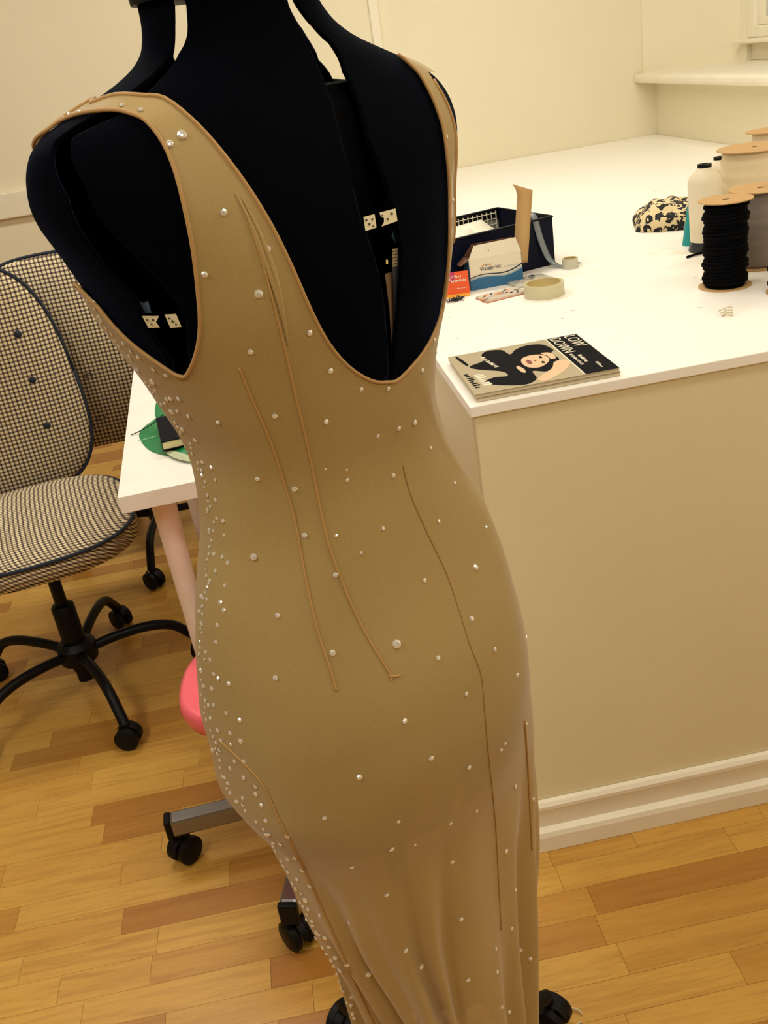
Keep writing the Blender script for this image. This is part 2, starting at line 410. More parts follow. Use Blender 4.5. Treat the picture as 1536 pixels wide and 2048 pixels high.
# ------------------------------------------------------------------ casters / chairs
def caster_bm(c, ang, r=.028, top=.075):
    bm = bmesh.new(); m0 = T(c) @ RZ(ang)
    for s in (-1, 1):
        m1 = m0 @ T((0, s*.016, r)) @ RX(PI/2)
        lathe(bm, [(0, -.010), (r-.006, -.010), (r, -.006), (r, .006), (r-.006, .010), (0, .010)], 20, mtx=m1)
    # hood
    vs = []
    n = 12
    for s in (-1, 1):
        vs.append([bm.verts.new(m0 @ Vector(((r+.004)*math.cos(a), s*.007, r+(r+.004)*math.sin(a)))) for a in [PI*.05+PI*.8*k/n for k in range(n+1)]])
    for k in range(n): bm.faces.new((vs[0][k], vs[0][k+1], vs[1][k+1], vs[1][k]))
    lathe(bm, [(0, r+.002), (.009, r+.002), (.009, top), (0, top)], 12, mtx=m0)
    return bm
def star_base(root, R, angs, hub_z, style):
    for a in angs:
        ca, sa = math.cos(a), math.sin(a); e = Vector((ca*R, sa*R, 0))
        if style == 'tube':
            prof = [(.02, hub_z), (.10, hub_z+.016), (.19, hub_z+.020), (.255, hub_z+.004), (.295, hub_z-.035), (R, .062)]
            pts = spline([(ca*r, sa*r, z) for r, z in prof], 5); bm = tub(pts, .0135, 10); arm = obj('base_arm', bm, M_BLACKM, root, auto=40)
            cb = caster_bm(e, a+.9, .030, .07)
        elif style == 'silver':
            bm = bmesh.new(); m = RZ(a)
            vs = bx(bm, .03, R+.012, -.017, .017, .075, .118, m)
            arm = obj('base_arm', bm, M_SILVER, root, bevel=.006)
            obj('end_cap', box(R+.010, R+.024, -.018, .018, .072, .119, mtx=m), M_BLACK, arm, bevel=.004)
            cb = caster_bm(e, a+.8, .030, .08)
        else:
            bm = tub([(ca*.02, sa*.02, .12), (ca*R*.5, sa*R*.5, .1), (ca*(R-.01), sa*(R-.01), .082), (ca*R, sa*R, .078)], [.016, .014, .012, .010], 10)
            arm = obj('base_arm', bm, M_BLACKM, root, auto=40)
            cb = caster_bm(e, a+1.9, .030, .075)
        obj('caster', cb, M_BLACK, arm, auto=35)
def pad(name, hx, hz, th, exp, m, parent, mtx, bulge=.012, top_round=None, piping=True, narrow=0, skirt=0):
    # upholstered pad: outline superellipse in (x,z), thickness in y (front is -y)
    n = 64; bm = bmesh.new(); layers = [(1.0, th), (1.0, .35*th), (.995, 0), (.97, -.010), (.9, -.016), (.7, -.016-bulge*.7), (.35, -.016-bulge), (.0, -.016-bulge*1.05)]
    def outl(a):
        c, s = math.cos(a), math.sin(a); x = hx*math.copysign(abs(c)**(2/exp), c); z = hz*math.copysign(abs(s)**(2/exp), s)
        x *= 1-narrow*(z/hz+1)/2
        return x, z
    rings = []
    for k, y in layers:
        if k == 0: rings.append([bm.verts.new((0, y, 0))]*n)
        else: rings.append([bm.verts.new((outl(2*PI*i/n)[0]*k, y, outl(2*PI*i/n)[1]*k)) for i in range(n)])
    for A, B in zip(rings, rings[1:]):
        for i in range(n):
            j = (i+1) % n
            if B[i] is B[j]: bm.faces.new((A[i], A[j], B[i]))
            else: bm.faces.new((A[i], A[j], B[j], B[i]))
    bm.faces.new(rings[0])
    bmesh.ops.transform(bm, matrix=mtx, verts=bm.verts)
    o = obj(name, bm, m, parent, smooth=True)
    if piping:
        pts = [mtx @ Vector((outl(2*PI*i/n)[0]*1.005, -.001, outl(2*PI*i/n)[1]*1.005)) for i in range(n+1)]
        obj('piping', tub(pts, .005, 8), M_NAVY, o, smooth=True)
    return o
def check_chair(label, loc, rz, gseat, gback, rings_=False, sy=.10, by=.44, hx=.235, hz=.325, ex=2.9, nr=.22, bzc=.762, base=(-64, 8, 80, 152, 224), post=.8):
    c = thing('swivel_chair', label, 'chair', loc, rz, None)
    star_base(c, .32, [math.radians(d)-rz for d in base], .125, 'tube')
    obj('hub', lat([(0, .075), (.026, .075), (.028, .10), (.05, .105), (.052, .150), (.036, .165), (.0, .165)], 24), M_BLACKM, c, auto=40)
    obj('column', lat([(0, .04), (.022, .04), (.022, .10), (.030, .16), (.030, .27), (.026, .275), (.016, .276), (.016, .42), (0, .42)], 24), M_BLACKM, c, auto=40)
    obj('seat_mount', box(-.07, .07, sy*.7-.09, sy*.7+.09, .412, .432), M_BLACKM, c, bevel=.004)
    # seat: pad laid flat, front is +z
    m = T((0, sy, .475)) @ RX(-PI/2)
    pad('seat', .25, .27, .050, 2.7, gseat, c, m @ Matrix.Identity(4), .012)
    mb = T((0, by, bzc)) @ RX(-math.radians(4))
    b = pad('backrest', hx, hz, .035, ex, gback, c, mb, .02, narrow=nr)
    for bx_ in (-.095, .095):
        for bz in (-.13, .005, .135):
            obj('button', lat([(0, -.004), (.0085, -.004), (.0105, 0), (.008, .004), (0, .0055)], 16, mtx=mb @ T((bx_, -.033, bz)) @ RX(PI/2)), M_NAVY, b, smooth=True)
    obj('back_post', tub(spline([(0, .10, .415), (0, sy+.24, .42), (0, by+.05, .47), (0, by+.062*(post > .6), .47+.4*(post-.47)), (0, by+.064*(post > .6), post)], 5), .013, 8), M_BLACKM, c, auto=40)
    if rings_:
        for z in (-.16, -.03):
            pts = [mb @ Vector((.245+.014*math.cos(t), .02, z+.006*math.sin(t))) for t in [2*PI*k/16 for k in range(17)]]
            obj('cover_tie', tub(pts, .0012, 6), M_BLACKM, b, smooth=True)
    return c
check_chair('gingham padded swivel chair facing the camera with navy buttons and black base', (-.71, 2.26, 0), math.radians(14), G_SEAT, G_BACK, True)
c2 = check_chair('second gingham swivel chair turned away, its wide back behind the first chair', (-.54, 3.10, 0), math.radians(184), G_SEAT, G_BACK2, sy=-.20, by=.27, hx=.31, hz=.290, ex=5, nr=.03, bzc=.79, base=(193, 265, 337, 49, 121), post=.50)

# pink swivel chair, mostly hidden behind the dress form
pk = thing('pink_swivel_chair', 'pink plastic swivel chair with silver star base tucked behind the dress', 'chair', (-.110, 1.563, 0))
star_base(pk, .30, [math.radians(183+72*k) for k in range(5)], .1, 'silver')
obj('hub', lat([(0, .07), (.04, .07), (.045, .075), (.045, .125), (.03, .14), (0, .14)], 24), M_BLACK, pk, auto=40)
obj('column', lat([(0, .13), (.024, .13), (.024, .28), (.014, .285), (.014, .385), (0, .385)], 20), M_SILVER, pk, auto=40)
# moulded seat shell
bm = bmesh.new(); n = 48; rings = []
for k, z in ((0, .405), (.55, .405), (.85, .415), (.97, .43), (1.0, .45), (.985, .468), (.93, .474), (.8, .458), (.4, .448), (0, .446)):
    if k == 0: rings.append([bm.verts.new((0, 0, z))]*n); continue
    ring = []
    for i in range(n):
        a = 2*PI*i/n; c_, s_ = math.cos(a), math.sin(a)
        ring.append(bm.verts.new((-.024+.19*k*math.copysign(abs(c_)**.8, c_)*(1-.12*s_)+0, .165*k*math.copysign(abs(s_)**.8, s_)-.02, z-.035)))
    rings.append(ring)
for A, B in zip(rings, rings[1:]):
    for i in range(n):
        j = (i+1) % n; u = []
        for v in (A[i], A[j], B[j], B[i]):
            if v not in u: u.append(v)
        bm.faces.new(u)
obj('seat', bm, M_PINK, pk, smooth=True)

# ------------------------------------------------------------------ dress form body
FX, FY = .01, .87
th = math.radians(33)
S = Vector((-math.cos(th), -math.sin(th), 0)); B = Vector((math.sin(th), -math.cos(th), 0))
EXP = 2.25
Lp = [(268,0),(273,25),(281,60),(276,130),(240,165),(180,213),(110,250),(65,285),(45,330),(47,390),(60,430),(85,470),(110,500),(135,540),(165,580),(200,650),(240,700),(300,780),(340,840),(370,880),(400,940),(412,1000),(418,1080),(400,1200),(395,1300),(405,1420),(430,1500),(445,1570),(490,1625),(530,1665),(580,1760),(620,1860),(680,1980),(710,2048),(735,2110)]
Rp = [(632,-20),(650,15),(690,60),(740,88),(800,113),(830,128),(859,145),(880,164),(900,193),(913,227),(920,258),(920,285),(917,314),(911,337),(907,370),(905,400),(905,480),(890,600),(868,700),(865,800),(880,880),(910,960),(960,1030),(1000,1120),(1035,1220),(1055,1310),(1058,1400),(1065,1500),(1075,1650),(1080,1800),(1080,2048),(1078,2150)]
def prof(P, yv):
    q = [aty(px, py, yv) for px, py in P]; q.sort(key=lambda v: v.z)
    return np.array([v.z for v in q]), np.array([v.x/v.y for v in q])
zL, aL_ = prof(Lp, .815); zR, aR_ = prof(Rp, .862)
ZB = [.05, .3, .5, .66, .74, .82, .90, 1.0, 1.11, 1.20, 1.28, 1.34, 1.38, 1.41, 1.43, 1.445, 1.46, 1.50, 1.56]
BB = [.11, .10, .095, .112, .138, .152, .145, .112, .092, .108, .118, .112, .10, .088, .078, .070, .064, .058, .056]
BF = [.14, .13, .115, .11, .11, .12, .118, .105, .095, .115, .14, .125, .10, .085, .075, .068, .062, .056, .055]
phis = np.linspace(0, 2*PI, 241)[:-1]
def sgnp(c, e): return np.sign(c)*np.abs(c)**e
def section(z, a_l, a_r, bb, bf, ph=phis):
    c, s = np.cos(ph), np.sin(ph)
    A = np.where(c > 0, a_l, a_r)*sgnp(c, 2/EXP); D = np.where(s > 0, bb, bf)*sgnp(s, 2/EXP)
    return FX + A*S.x + D*B.x, FY + A*S.y + D*B.y
levels = np.concatenate([np.linspace(.06, 1.36, 131), np.linspace(1.3613, 1.56, 150)])
AL, AR = [], []
for z in levels:
    bb = np.interp(z, ZB, BB); bf = np.interp(z, ZB, BF)
    tl = np.interp(z, zL, aL_); tr = np.interp(z, zR, aR_)
    def solve(side):
        lo, hi = .02, .32
        for _ in range(26):
            mid = (lo+hi)/2
            x, y = section(z, mid if side else .1, .1 if side else mid, bb, bf)
            u = x/y; ext = -u.min() if side else u.max(); tgt = -tl if side else tr
            if ext < tgt: lo = mid
            else: hi = mid
        return mid
    AL.append(solve(True)); AR.append(solve(False))
def smooth(a, k=2):
    a = np.array(a); p = np.pad(a, k, mode='edge'); return np.convolve(p, np.ones(2*k+1)/(2*k+1), 'valid')
ZF = np.linspace(.06, 1.56, 751)
def zsm(v, k): return np.interp(levels, ZF, smooth(np.interp(ZF, levels, v), k))
AL, AR = zsm(AL, 5), zsm(AR, 5)
if False: print([(round(z, 3), round(a, 3), round(b, 3)) for z, a, b in zip(levels[::6], AL[::6], AR[::6])])
BBl = np.interp(levels, ZB, BB); BFl = np.interp(levels, ZB, BF)
BBl, BFl = zsm(BBl, 14), zsm(BFl, 14)
tpar = np.concatenate([[0], np.cumsum(np.hypot(np.diff(levels), .9*np.diff((AL+AR)/2)))]); tpar += levels[0]
def surf(ph, z, off=0.0):
    """point of the form's surface at angle ph (array) and height z (array), pushed out by off"""
    ph = np.asarray(ph, float); z = np.asarray(z, float)
    al = np.interp(z, levels, AL)+off; ar = np.interp(z, levels, AR)+off
    bb = np.interp(z, levels, BBl)+off; bf = np.interp(z, levels, BFl)+off
    c, s = np.cos(ph), np.sin(ph)
    A = np.where(c > 0, al, ar)*sgnp(c, 2/EXP); D = np.where(s > 0, bb, bf)*sgnp(s, 2/EXP)
    # soft relief of the seat: two cheeks and the small of the back
    x = FX + A*S.x + D*B.x; y = FY + A*S.y + D*B.y
    return x, y, z
def tz(z): return np.interp(z, levels, tpar)
def zt(t): return np.interp(t, tpar, levels)
NP = 360
PH = np.linspace(-PI, PI, NP+1)
def grid(zs, off):
    P, Z = np.meshgrid(PH[:-1], zs); x, y, z = surf(P, Z, off); return np.stack([x, y, z], -1)
# reference surface for ray casting
def bvh_from(G):
    nz, npp = G.shape[:2]; V = [tuple(v) for v in G.reshape(-1, 3)]
    Fc = [(j*npp+i, j*npp+(i+1) % npp, (j+1)*npp+(i+1) % npp, (j+1)*npp+i) for j in range(nz-1) for i in range(npp)]
    return BVHTree.FromPolygons(V, Fc)
BV = bvh_from(grid(levels, .002))
def hit(px, py, bv=None, far_side=False):
    bv = bv or BV
    for k in range(60):
        f = k*1.5; tx, ty = 560+(.19*(py-500)), py
        dx = tx-px; s = 1 if dx > 0 else -1
        v = ray(px+s*f, py).normalized()
        if far_side: h, nrm, i, d = bv.ray_cast(O+v*3, -v)
        else: h, nrm, i, d = bv.ray_cast(O, v)
        if h is not None: return h, nrm
    return None, None
def to_param(p):
    z = p.z; q = Vector((p.x-FX, p.y-FY, 0)); s = q.dot(S); b = q.dot(B)
    al = np.interp(z, levels, AL)+.002 if s > 0 else np.interp(z, levels, AR)+.002
    bb = np.interp(z, levels, BBl)+.002 if b > 0 else np.interp(z, levels, BFl)+.002
    c = math.copysign(abs(s/al)**(EXP/2), s); d = math.copysign(abs(b/bb)**(EXP/2), b)
    return math.atan2(d, c), float(tz(z))
def pp(px, py, far_side=False):
    h, _ = hit(px, py, far_side=far_side); return to_param(h)
KPH = .14
def sdf_poly(P, T_, poly):
    """signed distance (positive inside) of points (phi*K, t) to a closed polygon; phi wrap handled by caller"""
    x = P*KPH; y = T_; pts = [(a*KPH, b) for a, b in poly]; n = len(pts)
    d = np.full(x.shape, 1e9); inside = np.zeros(x.shape, bool)
    for i in range(n):
        x1, y1 = pts[i]; x2, y2 = pts[(i+1) % n]; ex, ey = x2-x1, y2-y1; L = ex*ex+ey*ey+1e-12
        tt = np.clip(((x-x1)*ex+(y-y1)*ey)/L, 0, 1)
        d = np.minimum(d, np.hypot(x-x1-tt*ex, y-y1-tt*ey))
        c = (y1 > y) != (y2 > y)
        with np.errstate(divide='ignore', invalid='ignore'):
            xi = x1+(y-y1)*ex/(ey if abs(ey) > 1e-12 else 1e-12)
        inside ^= (c & (x < xi))
    return np.where(inside, d, -d)
def clip_grid(G, g, name, m, parent, solid=0, smooth_=True, group_fn=None, both=None):
    """keep the part of the wrapped grid where g > 0, cutting quads along the zero line"""
    nz, npp = g.shape; bm = bmesh.new(); vd = {}
    def V(key, co):
        if key not in vd: vd[key] = bm.verts.new(co)
        return vd[key]
    for j in range(nz-1):
        row = (np.maximum(np.maximum(g[j], g[j+1]), np.maximum(np.roll(g[j], -1), np.roll(g[j+1], -1))) > 0)
        for i in np.nonzero(row)[0]:
            i2 = (i+1) % npp
            q = [(j, i), (j, i2), (j+1, i2), (j+1, i)]; out = []
            for a, b in zip(q, q[1:]+q[:1]):
                ga, gb = g[a], g[b]
                if ga > 0: out.append(V(a, G[a]))
                if (ga > 0) != (gb > 0):
                    k = (a, b) if a < b else (b, a); t = g[k[0]]/(g[k[0]]-g[k[1]])
                    out.append(V(k, G[k[0]]*(1-t)+G[k[1]]*t))
            u = []
            for v in out:
                if v not in u: u.append(v)
            if len(u) > 2:
                try: bm.faces.new(u)
                except ValueError: pass
    bmesh.ops.remove_doubles(bm, verts=bm.verts, dist=1e-5)
    return obj(name, bm, m, parent, smooth=smooth_, solid=solid)

# --- panels of the form with slots between them (adjustable form)
def edge_line(pts, far_side=False):
    q = [pp(px, py, far_side) for px, py in pts]; q.sort(key=lambda v: v[1])
    return np.array([a[1] for a in q]), np.array([a[0] for a in q])
gbl = edge_line([(580,0),(610,60),(640,122),(668,200),(694,300),(725,430),(768,560),(784,740)])
gbr = edge_line([(601,0),(640,50),(672,82),(698,140),(745,280),(797,420),(812,500),(808,560),(801,650),(792,740)])
gll = edge_line([(337,0),(337,60),(333,110),(200,225),(100,290),(125,400),(185,520),(262,600),(285,650),(330,725)])
glr = edge_line([(366,0),(370,70),(352,112),(245,232),(138,280),(165,380),(235,490),(335,590),(368,640),(374,740)])
gfl = edge_line([(337,0),(337,60),(333,110)], True); gfr = edge_line([(366,0),(370,70),(352,112)], True)
grl = edge_line([(580,0),(610,60),(640,122),(668,160)], True); grr = edge_line([(601,0),(640,50),(672,82),(698,140)], True)
BP, BT = np.meshgrid(PH[:-1], tz(levels))
def wrap(a): return (a+PI) % (2*PI)-PI
def slot(ln1, ln2, below_c, below_w):
    t1, p1 = ln1; t2, p2 = ln2; tmin = min(t1.min(), t2.min())
    def f(P, T_):
        ref = below_c
        a = np.interp(T_, t1, wrap(p1-ref)); b = np.interp(T_, t2, wrap(p2-ref))
        lo, hi = np.minimum(a, b), np.maximum(a, b)
        k = np.clip((tmin-T_)/.04, 0, 1); lo = lo*(1-k)-below_w*k; hi = hi*(1-k)+below_w*k
        d = wrap(P-ref); return np.maximum(lo-d, d-hi)*KPH
    return f
s_back = slot(gbl, gbr, PI/2, .03); s_left = slot(gll, glr, 0.0, .03)
def s_simple(l1, l2, ref, w_):
    f0 = slot(l1, l2, ref, w_); return f0
s_front = s_simple(gfl, gfr, -PI/2, .03); s_right = s_simple(grl, grr, PI-.0001, .03)
mq = thing('dress_form', 'black velvet adjustable tailor\'s dress form on wheeled stand wearing the dress', 'mannequin', (FX, FY, 0))
bz = levels[(levels > .715) & (levels < 1.512)]
GB = grid(bz, -.0035); P_, T_ = np.meshgrid(PH[:-1], tz(bz))
G0 = np.minimum(np.minimum(s_back(P_, T_), s_left(P_, T_)), np.minimum(s_front(P_, T_), s_right(P_, T_)))
cent = {'b': PI/2, 'l': 0.0, 'f': -PI/2, 'r': PI}
def mid_of(ln1, ln2, T_, ref):
    a = np.interp(T_, ln1[0], wrap(ln1[1]-ref)); b = np.interp(T_, ln2[0], wrap(ln2[1]-ref)); m_ = (a+b)/2
    tmin = min(ln1[0].min(), ln2[0].min()); k = np.clip((tmin-T_)/.04, 0, 1); return m_*(1-k)
mb_ = PI/2+mid_of(gbl, gbr, T_, PI/2); ml_ = mid_of(gll, glr, T_, 0.0)
mf_ = -PI/2+mid_of(gfl, gfr, T_, -PI/2); mr_ = PI+mid_of(grl, grr, T_, PI-.0001)
def ang_between(P, a, b):   # positive when P between a and b going counter-clockwise
    d1 = (P-a) % (2*PI); w_ = (b-a) % (2*PI)
    return np.minimum(d1, w_-d1)*KPH
for a, b in ((ml_, mb_), (mb_, mr_), (mr_, mf_), (mf_, ml_)):
    g = np.minimum(G0, ang_between(P_, a, b))
    p = clip_grid(GB, g, 'body_panel', M_VELVET, mq, solid=.004); p.location = (-FX, -FY, 0)
def mrel(o): o.location = (-FX, -FY, 0); return o
# inner frame so the slots do not show daylight everywhere: pole, discs, cross struts
M_INNER = mat('black_inner_lining', (6, 6, 8), .9, spec=.1)
def inner_section(zs, k, name):
    bm = bmesh.new(); rings = []
    for z, kk in zs:
        x, y, _ = surf(PH[:-1:6], np.full(PH[:-1:6].shape, z), 0)
        rings.append([bm.verts.new((FX+(a-FX)*kk, FY+(b-FY)*kk, z)) for a, b in zip(x, y)])
    n = len(rings[0])
    for A, C_ in zip(rings, rings[1:]):
        for i in range(n): bm.faces.new((A[i], A[(i+1) % n], C_[(i+1) % n], C_[i]))
    bm.faces.new(rings[0]); bm.faces.new(rings[-1])
    return mrel(obj(name, bm, M_INNER, mq, smooth=False))
obj('pole', lat([(0, .10), (.013, .10), (.013, 1.42), (0, 1.42)], 20), M_BLACKM, mq, auto=40)
inner_section([(.74, .93), (.9, .90), (1.1, .86), (1.165, .80)], 1, 'inner_core')
inner_section([(1.30, .55), (1.36, .72), (1.415, .78), (1.43, .70)], 1, 'shoulder_brace')
x_, y_, _ = surf(PH[:-1:6], np.full(PH[:-1:6].shape, 1.51), 0.002)
bm = bmesh.new(); R_ = [[bm.verts.new((FX+(a-FX)*k, FY+(b-FY)*k, z)) for a, b in zip(x_, y_)] for k, z in ((1.02, 1.507), (1.03, 1.516), (.98, 1.526))]
for A, C_ in zip(R_, R_[1:]):
    for i in range(len(A)): bm.faces.new((A[i], A[(i+1) % len(A)], C_[(i+1) % len(A)], C_[i]))
bm.faces.new(R_[0]); bm.faces.new(R_[-1]); mrel(obj('neck_cap', bm, M_BLACK, mq, auto=40))
obj('neck_knob', lat([(0, 1.524), (.018, 1.524), (.012, 1.54), (.022, 1.555), (.018, 1.575), (0, 1.58)], 24), M_BLACK, mq, smooth=True)
# adjuster details seen in the slots: numbered tags, threaded rod, wheels
def on_ray(px, py, depth):
    h, n_ = hit(px, py); v = ray(px, py).normalized(); h, n_ = BV.ray_cast(O, v)[:2]; return h + v*depth
def slab(corners, depth, thick, name, m, parent):
    P = [on_ray(px, py, depth) for px, py in corners]; v = ray(*corners[0]).normalized()
    bm = bmesh.new(); a = [bm.verts.new(p) for p in P]; b = [bm.verts.new(p+v*thick) for p in P]; n = len(P)
    bm.faces.new(a); bm.faces.new(b[::-1])
    for i in range(n): bm.faces.new((a[i], a[(i+1) % n], b[(i+1) % n], b[i]))
    o = obj(name, bm, m, parent); return mrel(o)
M_TAG = mat('cream_tag', (226, 216, 176), .5)
def tag_marks(corn, pts, depth):
    bm = bmesh.new()
    for px, py, w_, h_ in pts:
        P = [on_ray(px+a*w_, py+b*h_, depth) for a, b in ((-1, -1), (1, -.7), (1, 1), (-1, .7))]; v = ray(px, py).normalized()
        a = [bm.verts.new(p) for p in P]; b = [bm.verts.new(p+v*.0008) for p in P]
        bm.faces.new(a); bm.faces.new(b[::-1])
        for i in range(4): bm.faces.new((a[i], a[(i+1) % 4], b[(i+1) % 4], b[i]))
    return bm
for corn, mk in (([(727,434),(749,428),(753,455),(731,462)], [(733,440,2,1.5),(745,438,1.5,2),(739,448,2,2),(747,452,1.6,1.4)]),
                 ([(759,425),(791,417),(795,442),(763,453),(768,444),(768,436),(762,434)], [(765,431,1.5,1.5),(784,427,2,2),(776,438,1.6,2)]),
                 ([(284,632),(318,632),(312,644),(320,655),(297,656)], [(294,640,2,1.5),(306,640,2,2),(303,649,2,1.2)]),
                 ([(329,629),(352,628),(363,654),(341,656)], [(338,637,1.6,1.6),(345,643,2,2),(352,649,1.6,1.5)])):
    t = slab(corn, .004, .002, 'size_tag', M_TAG, mq)
    o = obj('tag_marks', tag_marks(corn, mk, .003), M_INK, t)
M_DIAL = mat('blue_grey_dial', (70, 92, 112), .35)
slab([(786,462),(794,457),(800,466),(800,482),(795,488),(788,482),(783,472)], .02, .004, 'adjuster_wheel', M_DIAL, mq)
slab([(272,600),(288,606),(296,602),(303,626),(282,626)], .012, .004, 'adjuster_wheel', M_DIAL, mq)
M_BRASS = mat('pale_brass', (236, 214, 160), .3, metal=.5)
for k in range(6):
    y0 = 497+k*6.2; slab([(785,y0+1),(811,y0-4),(810,y0+1.2),(785,y0+6)], .014+.001*(k % 2), .004, 'rod_thread', M_BRASS, mq)
slab([(772,519),(776,520),(776,528),(772,528)], .014, .003, 'rivet', M_BRASS, mq)
M_STRUT = mat('dark_strut', (28, 36, 44), .4)
slab([(785,534),(806,530),(794,600),(793,745),(788,745),(788,600)], .010, .003, 'strut', M_STRUT, mq)
M_DRESSIN = dress_mat('dress_inside_fabric', (176, 138, 92), 1.0)
slab([(770,548),(808,536),(806,655),(800,656),(794,740),(786,740),(779,620)], .020, .002, 'dress_front_glimpse', M_DRESSIN, mq)  # slab standing in for the dress front seen through the slot
# pale slab standing in for the wall seen through the back slot
slab([(784,354),(789,352),(791,366),(786,376),(788,386),(780,384),(781,370)], .012, .003, 'wall_glimpse', M_TAG, mq)
# stand
star_base(mq, .235, [math.radians(d) for d in (33, 123, 213, 303)], .12, 'stand')
obj('stand_hub', lat([(0, .085), (.03, .085), (.034, .10), (.034, .14), (.018, .16), (0, .16)], 24), M_BLACKM, mq, auto=40)

# ------------------------------------------------------------------ the dress
dr = thing('dress', 'sheer nude mesh evening dress with low scooped back and scattered rhinestones on dress form', 'dress', (FX, FY, 0))
dz = np.concatenate([np.linspace(.075, 1.40, 230), levels[levels > 1.403]]); dz = dz[dz < 1.475]
P_, Z_ = np.meshgrid(PH[:-1], dz); T_ = tz(Z_)
# skirt folds
fold = np.clip((.70-Z_)/.42, 0, 1)
rip = (np.abs(np.cos(P_*8.5+.6+1.5*Z_))**1.6*1.1-.5 + np.cos(P_*7+.3)*.5+np.cos(P_*23+2-2*Z_)*.18)
off = .0025 + fold*.020*(rip-.7)
off = off + .0011*np.clip((1.24-Z_)/.1, 0, 1)*(np.sin(5*P_+14*Z_)+np.sin(8*P_-19*Z_+1))+.0012*np.clip((1.24-Z_)/.1, 0, 1)
# soft creases at the waist, right side
off = off + .0025*np.exp(-((Z_-1.13+.22*(P_-2.2))/.018)**2)*np.exp(-((P_-2.4)/.5)**2)
x, y, z = surf(P_, Z_, 0); XYZ = np.stack([x, y, z], -1)
du = np.roll(XYZ, -1, 1)-np.roll(XYZ, 1, 1); dv = np.gradient(XYZ, axis=0)
nrm = np.cross(du, dv); nrm /= np.linalg.norm(nrm, axis=-1, keepdims=True)+1e-9
nrm = (nrm+np.roll(nrm, 1, 1)+np.roll(nrm, -1, 1)); nrm /= np.linalg.norm(nrm, axis=-1, keepdims=True)
if (nrm[50, 10, :2]*(XYZ[50, 10, :2]-np.array([FX, FY]))).sum() < 0: nrm = -nrm
GD = XYZ+nrm*off[..., None]
def px_poly(pts): return [pp(p.x, p.y) for p in spline([(a, b, 0) for a, b in pts], 3)]
armL = px_poly([(90,270),(120,249),(165,233),(225,227),(262,234),(292,248),(325,290),(350,350),(370,430),(384,500),(394,580),(399,650),(391,705),(374,746),(360,750),(335,737),(270,690),(228,650),(197,612)])
pL = armL[-1]
armL = armL + [(pL[0]-.12, pL[1]+.02), (-.66, float(tz(1.30))), (-.80, float(tz(1.35))), (-.80, float(tz(1.385))), (-.62, float(tz(1.412)))]
neck = px_poly([(181,214),(230,197),(290,198),(330,203),(380,240),(430,292),(490,370),(540,450),(580,530),(620,620),(655,685),(695,732),(740,760),(775,763),(800,755),(848,700),(875,645),(889,590),(897,500),(898,418),(897,362),(892,300),(886,258),(875,222),(861,189),(840,152),(817,129),(798,114)])
armR_in = px_poly([(857,147),(873,173),(890,203),(902,234),(910,268),(911,300),(910,330)])
n0, n1 = neck[0], neck[-1]
ph_r = n1[0] if n1[0] > 0 else n1[0]+2*PI
def unw(p, ref): return (ref+wrap(p[0]-ref), p[1])
neck = [unw(p, PI/2) for p in neck]
neckF = [(neck[-1][0]+.08, neck[-1][1]-.001), (neck[-1][0]+.30, float(tz(1.415))), (PI/2+PI-.45, float(tz(1.36))), (PI/2+PI, float(tz(1.31))), (PI/2+PI, 3), (PI/2-PI, 3), (PI/2-PI, float(tz(1.31))), (PI/2-PI+.45, float(tz(1.36))), (neck[0][0]-.45, float(tz(1.425))), (neck[0][0]-.12, neck[0][1]+.008)]
gN = -sdf_poly(PI/2+wrap(P_-PI/2), T_, neck+neckF)
gA = -sdf_poly(wrap(P_), T_, [unw(p, 0.0) for p in armL])
ar = [unw(p, PI) for p in armR_in]; lo = min(ar, key=lambda p: p[1])
armR = ar + [(lo[0]+.12, lo[1]-.07), (PI+.25, lo[1]-.09), (PI+.6, lo[1]-.04), (PI+.8, float(tz(1.39))), (PI+.62, float(tz(1.41))), (ar[0][0]+.10, ar[0][1]-.002)]
gR = -sdf_poly(PI+wrap(P_-PI), T_, armR)
g = np.minimum(np.minimum(gN, gA), gR)
def drel(o): o.location = (-FX, -FY, 0); return o
drel(clip_grid(GD, g, 'bodice_and_skirt', M_DRESS, dr))
def point_on(ph, t, o_):
    z0 = float(zt(t)); e = .002
    f = lambda a, zz: Vector([float(v) for v in surf(a, zz)])
    p = f(ph, z0); n_ = (f(ph+e, z0)-f(ph-e, z0)).cross(f(ph, z0+.0006)-f(ph, z0-.0006)).normalized()
    if n_.dot(p-Vector((FX, FY, p.z-.05))) < 0: n_ = -n_
    return p+n_*o_
def bind(poly, ref, others, name='binding'):
    runs, cur = [], []
    n = len(poly)
    for i in range(n):
        a, b = poly[i], poly[(i+1) % n]
        L = math.hypot((a[0]-b[0])*KPH, a[1]-b[1]); k_ = max(1, int(L/.006))
        for k in range(k_):
            ph, t = a[0]+(b[0]-a[0])*k/k_, a[1]+(b[1]-a[1])*k/k_
            P1, T1 = np.array([ph]), np.array([t])
            if t > tpar[-1]-.03 or (poly is pN and neck[-1][0]+.03 < ph < neck[-1][0]+.9) or (poly is pR and t > ar[0][1]-.006) or any(sdf_poly(r+wrap(P1-r), T1, q)[0] > -.0005 for q, r in others):
                if len(cur) > 3: runs.append(cur)
                cur = []; continue
            cur.append(point_on(ph, t, .0028))
    if len(cur) > 3:
        if runs and (cur[-1]-runs[0][0]).length < .012: runs[0] = cur+runs[0]
        else: runs.append(cur)
    for r_ in runs: drel(obj(name, tub(r_, .0016, 8), M_BIND, dr, smooth=True))
pN, pA, pR = neck+neckF, [unw(p, 0.0) for p in armL], armR
bind(pN, PI/2, [(pA, 0.0), (pR, PI)]); bind(pA, 0.0, [(pN, PI/2)]); bind(pR, PI, [(pN, PI/2)])
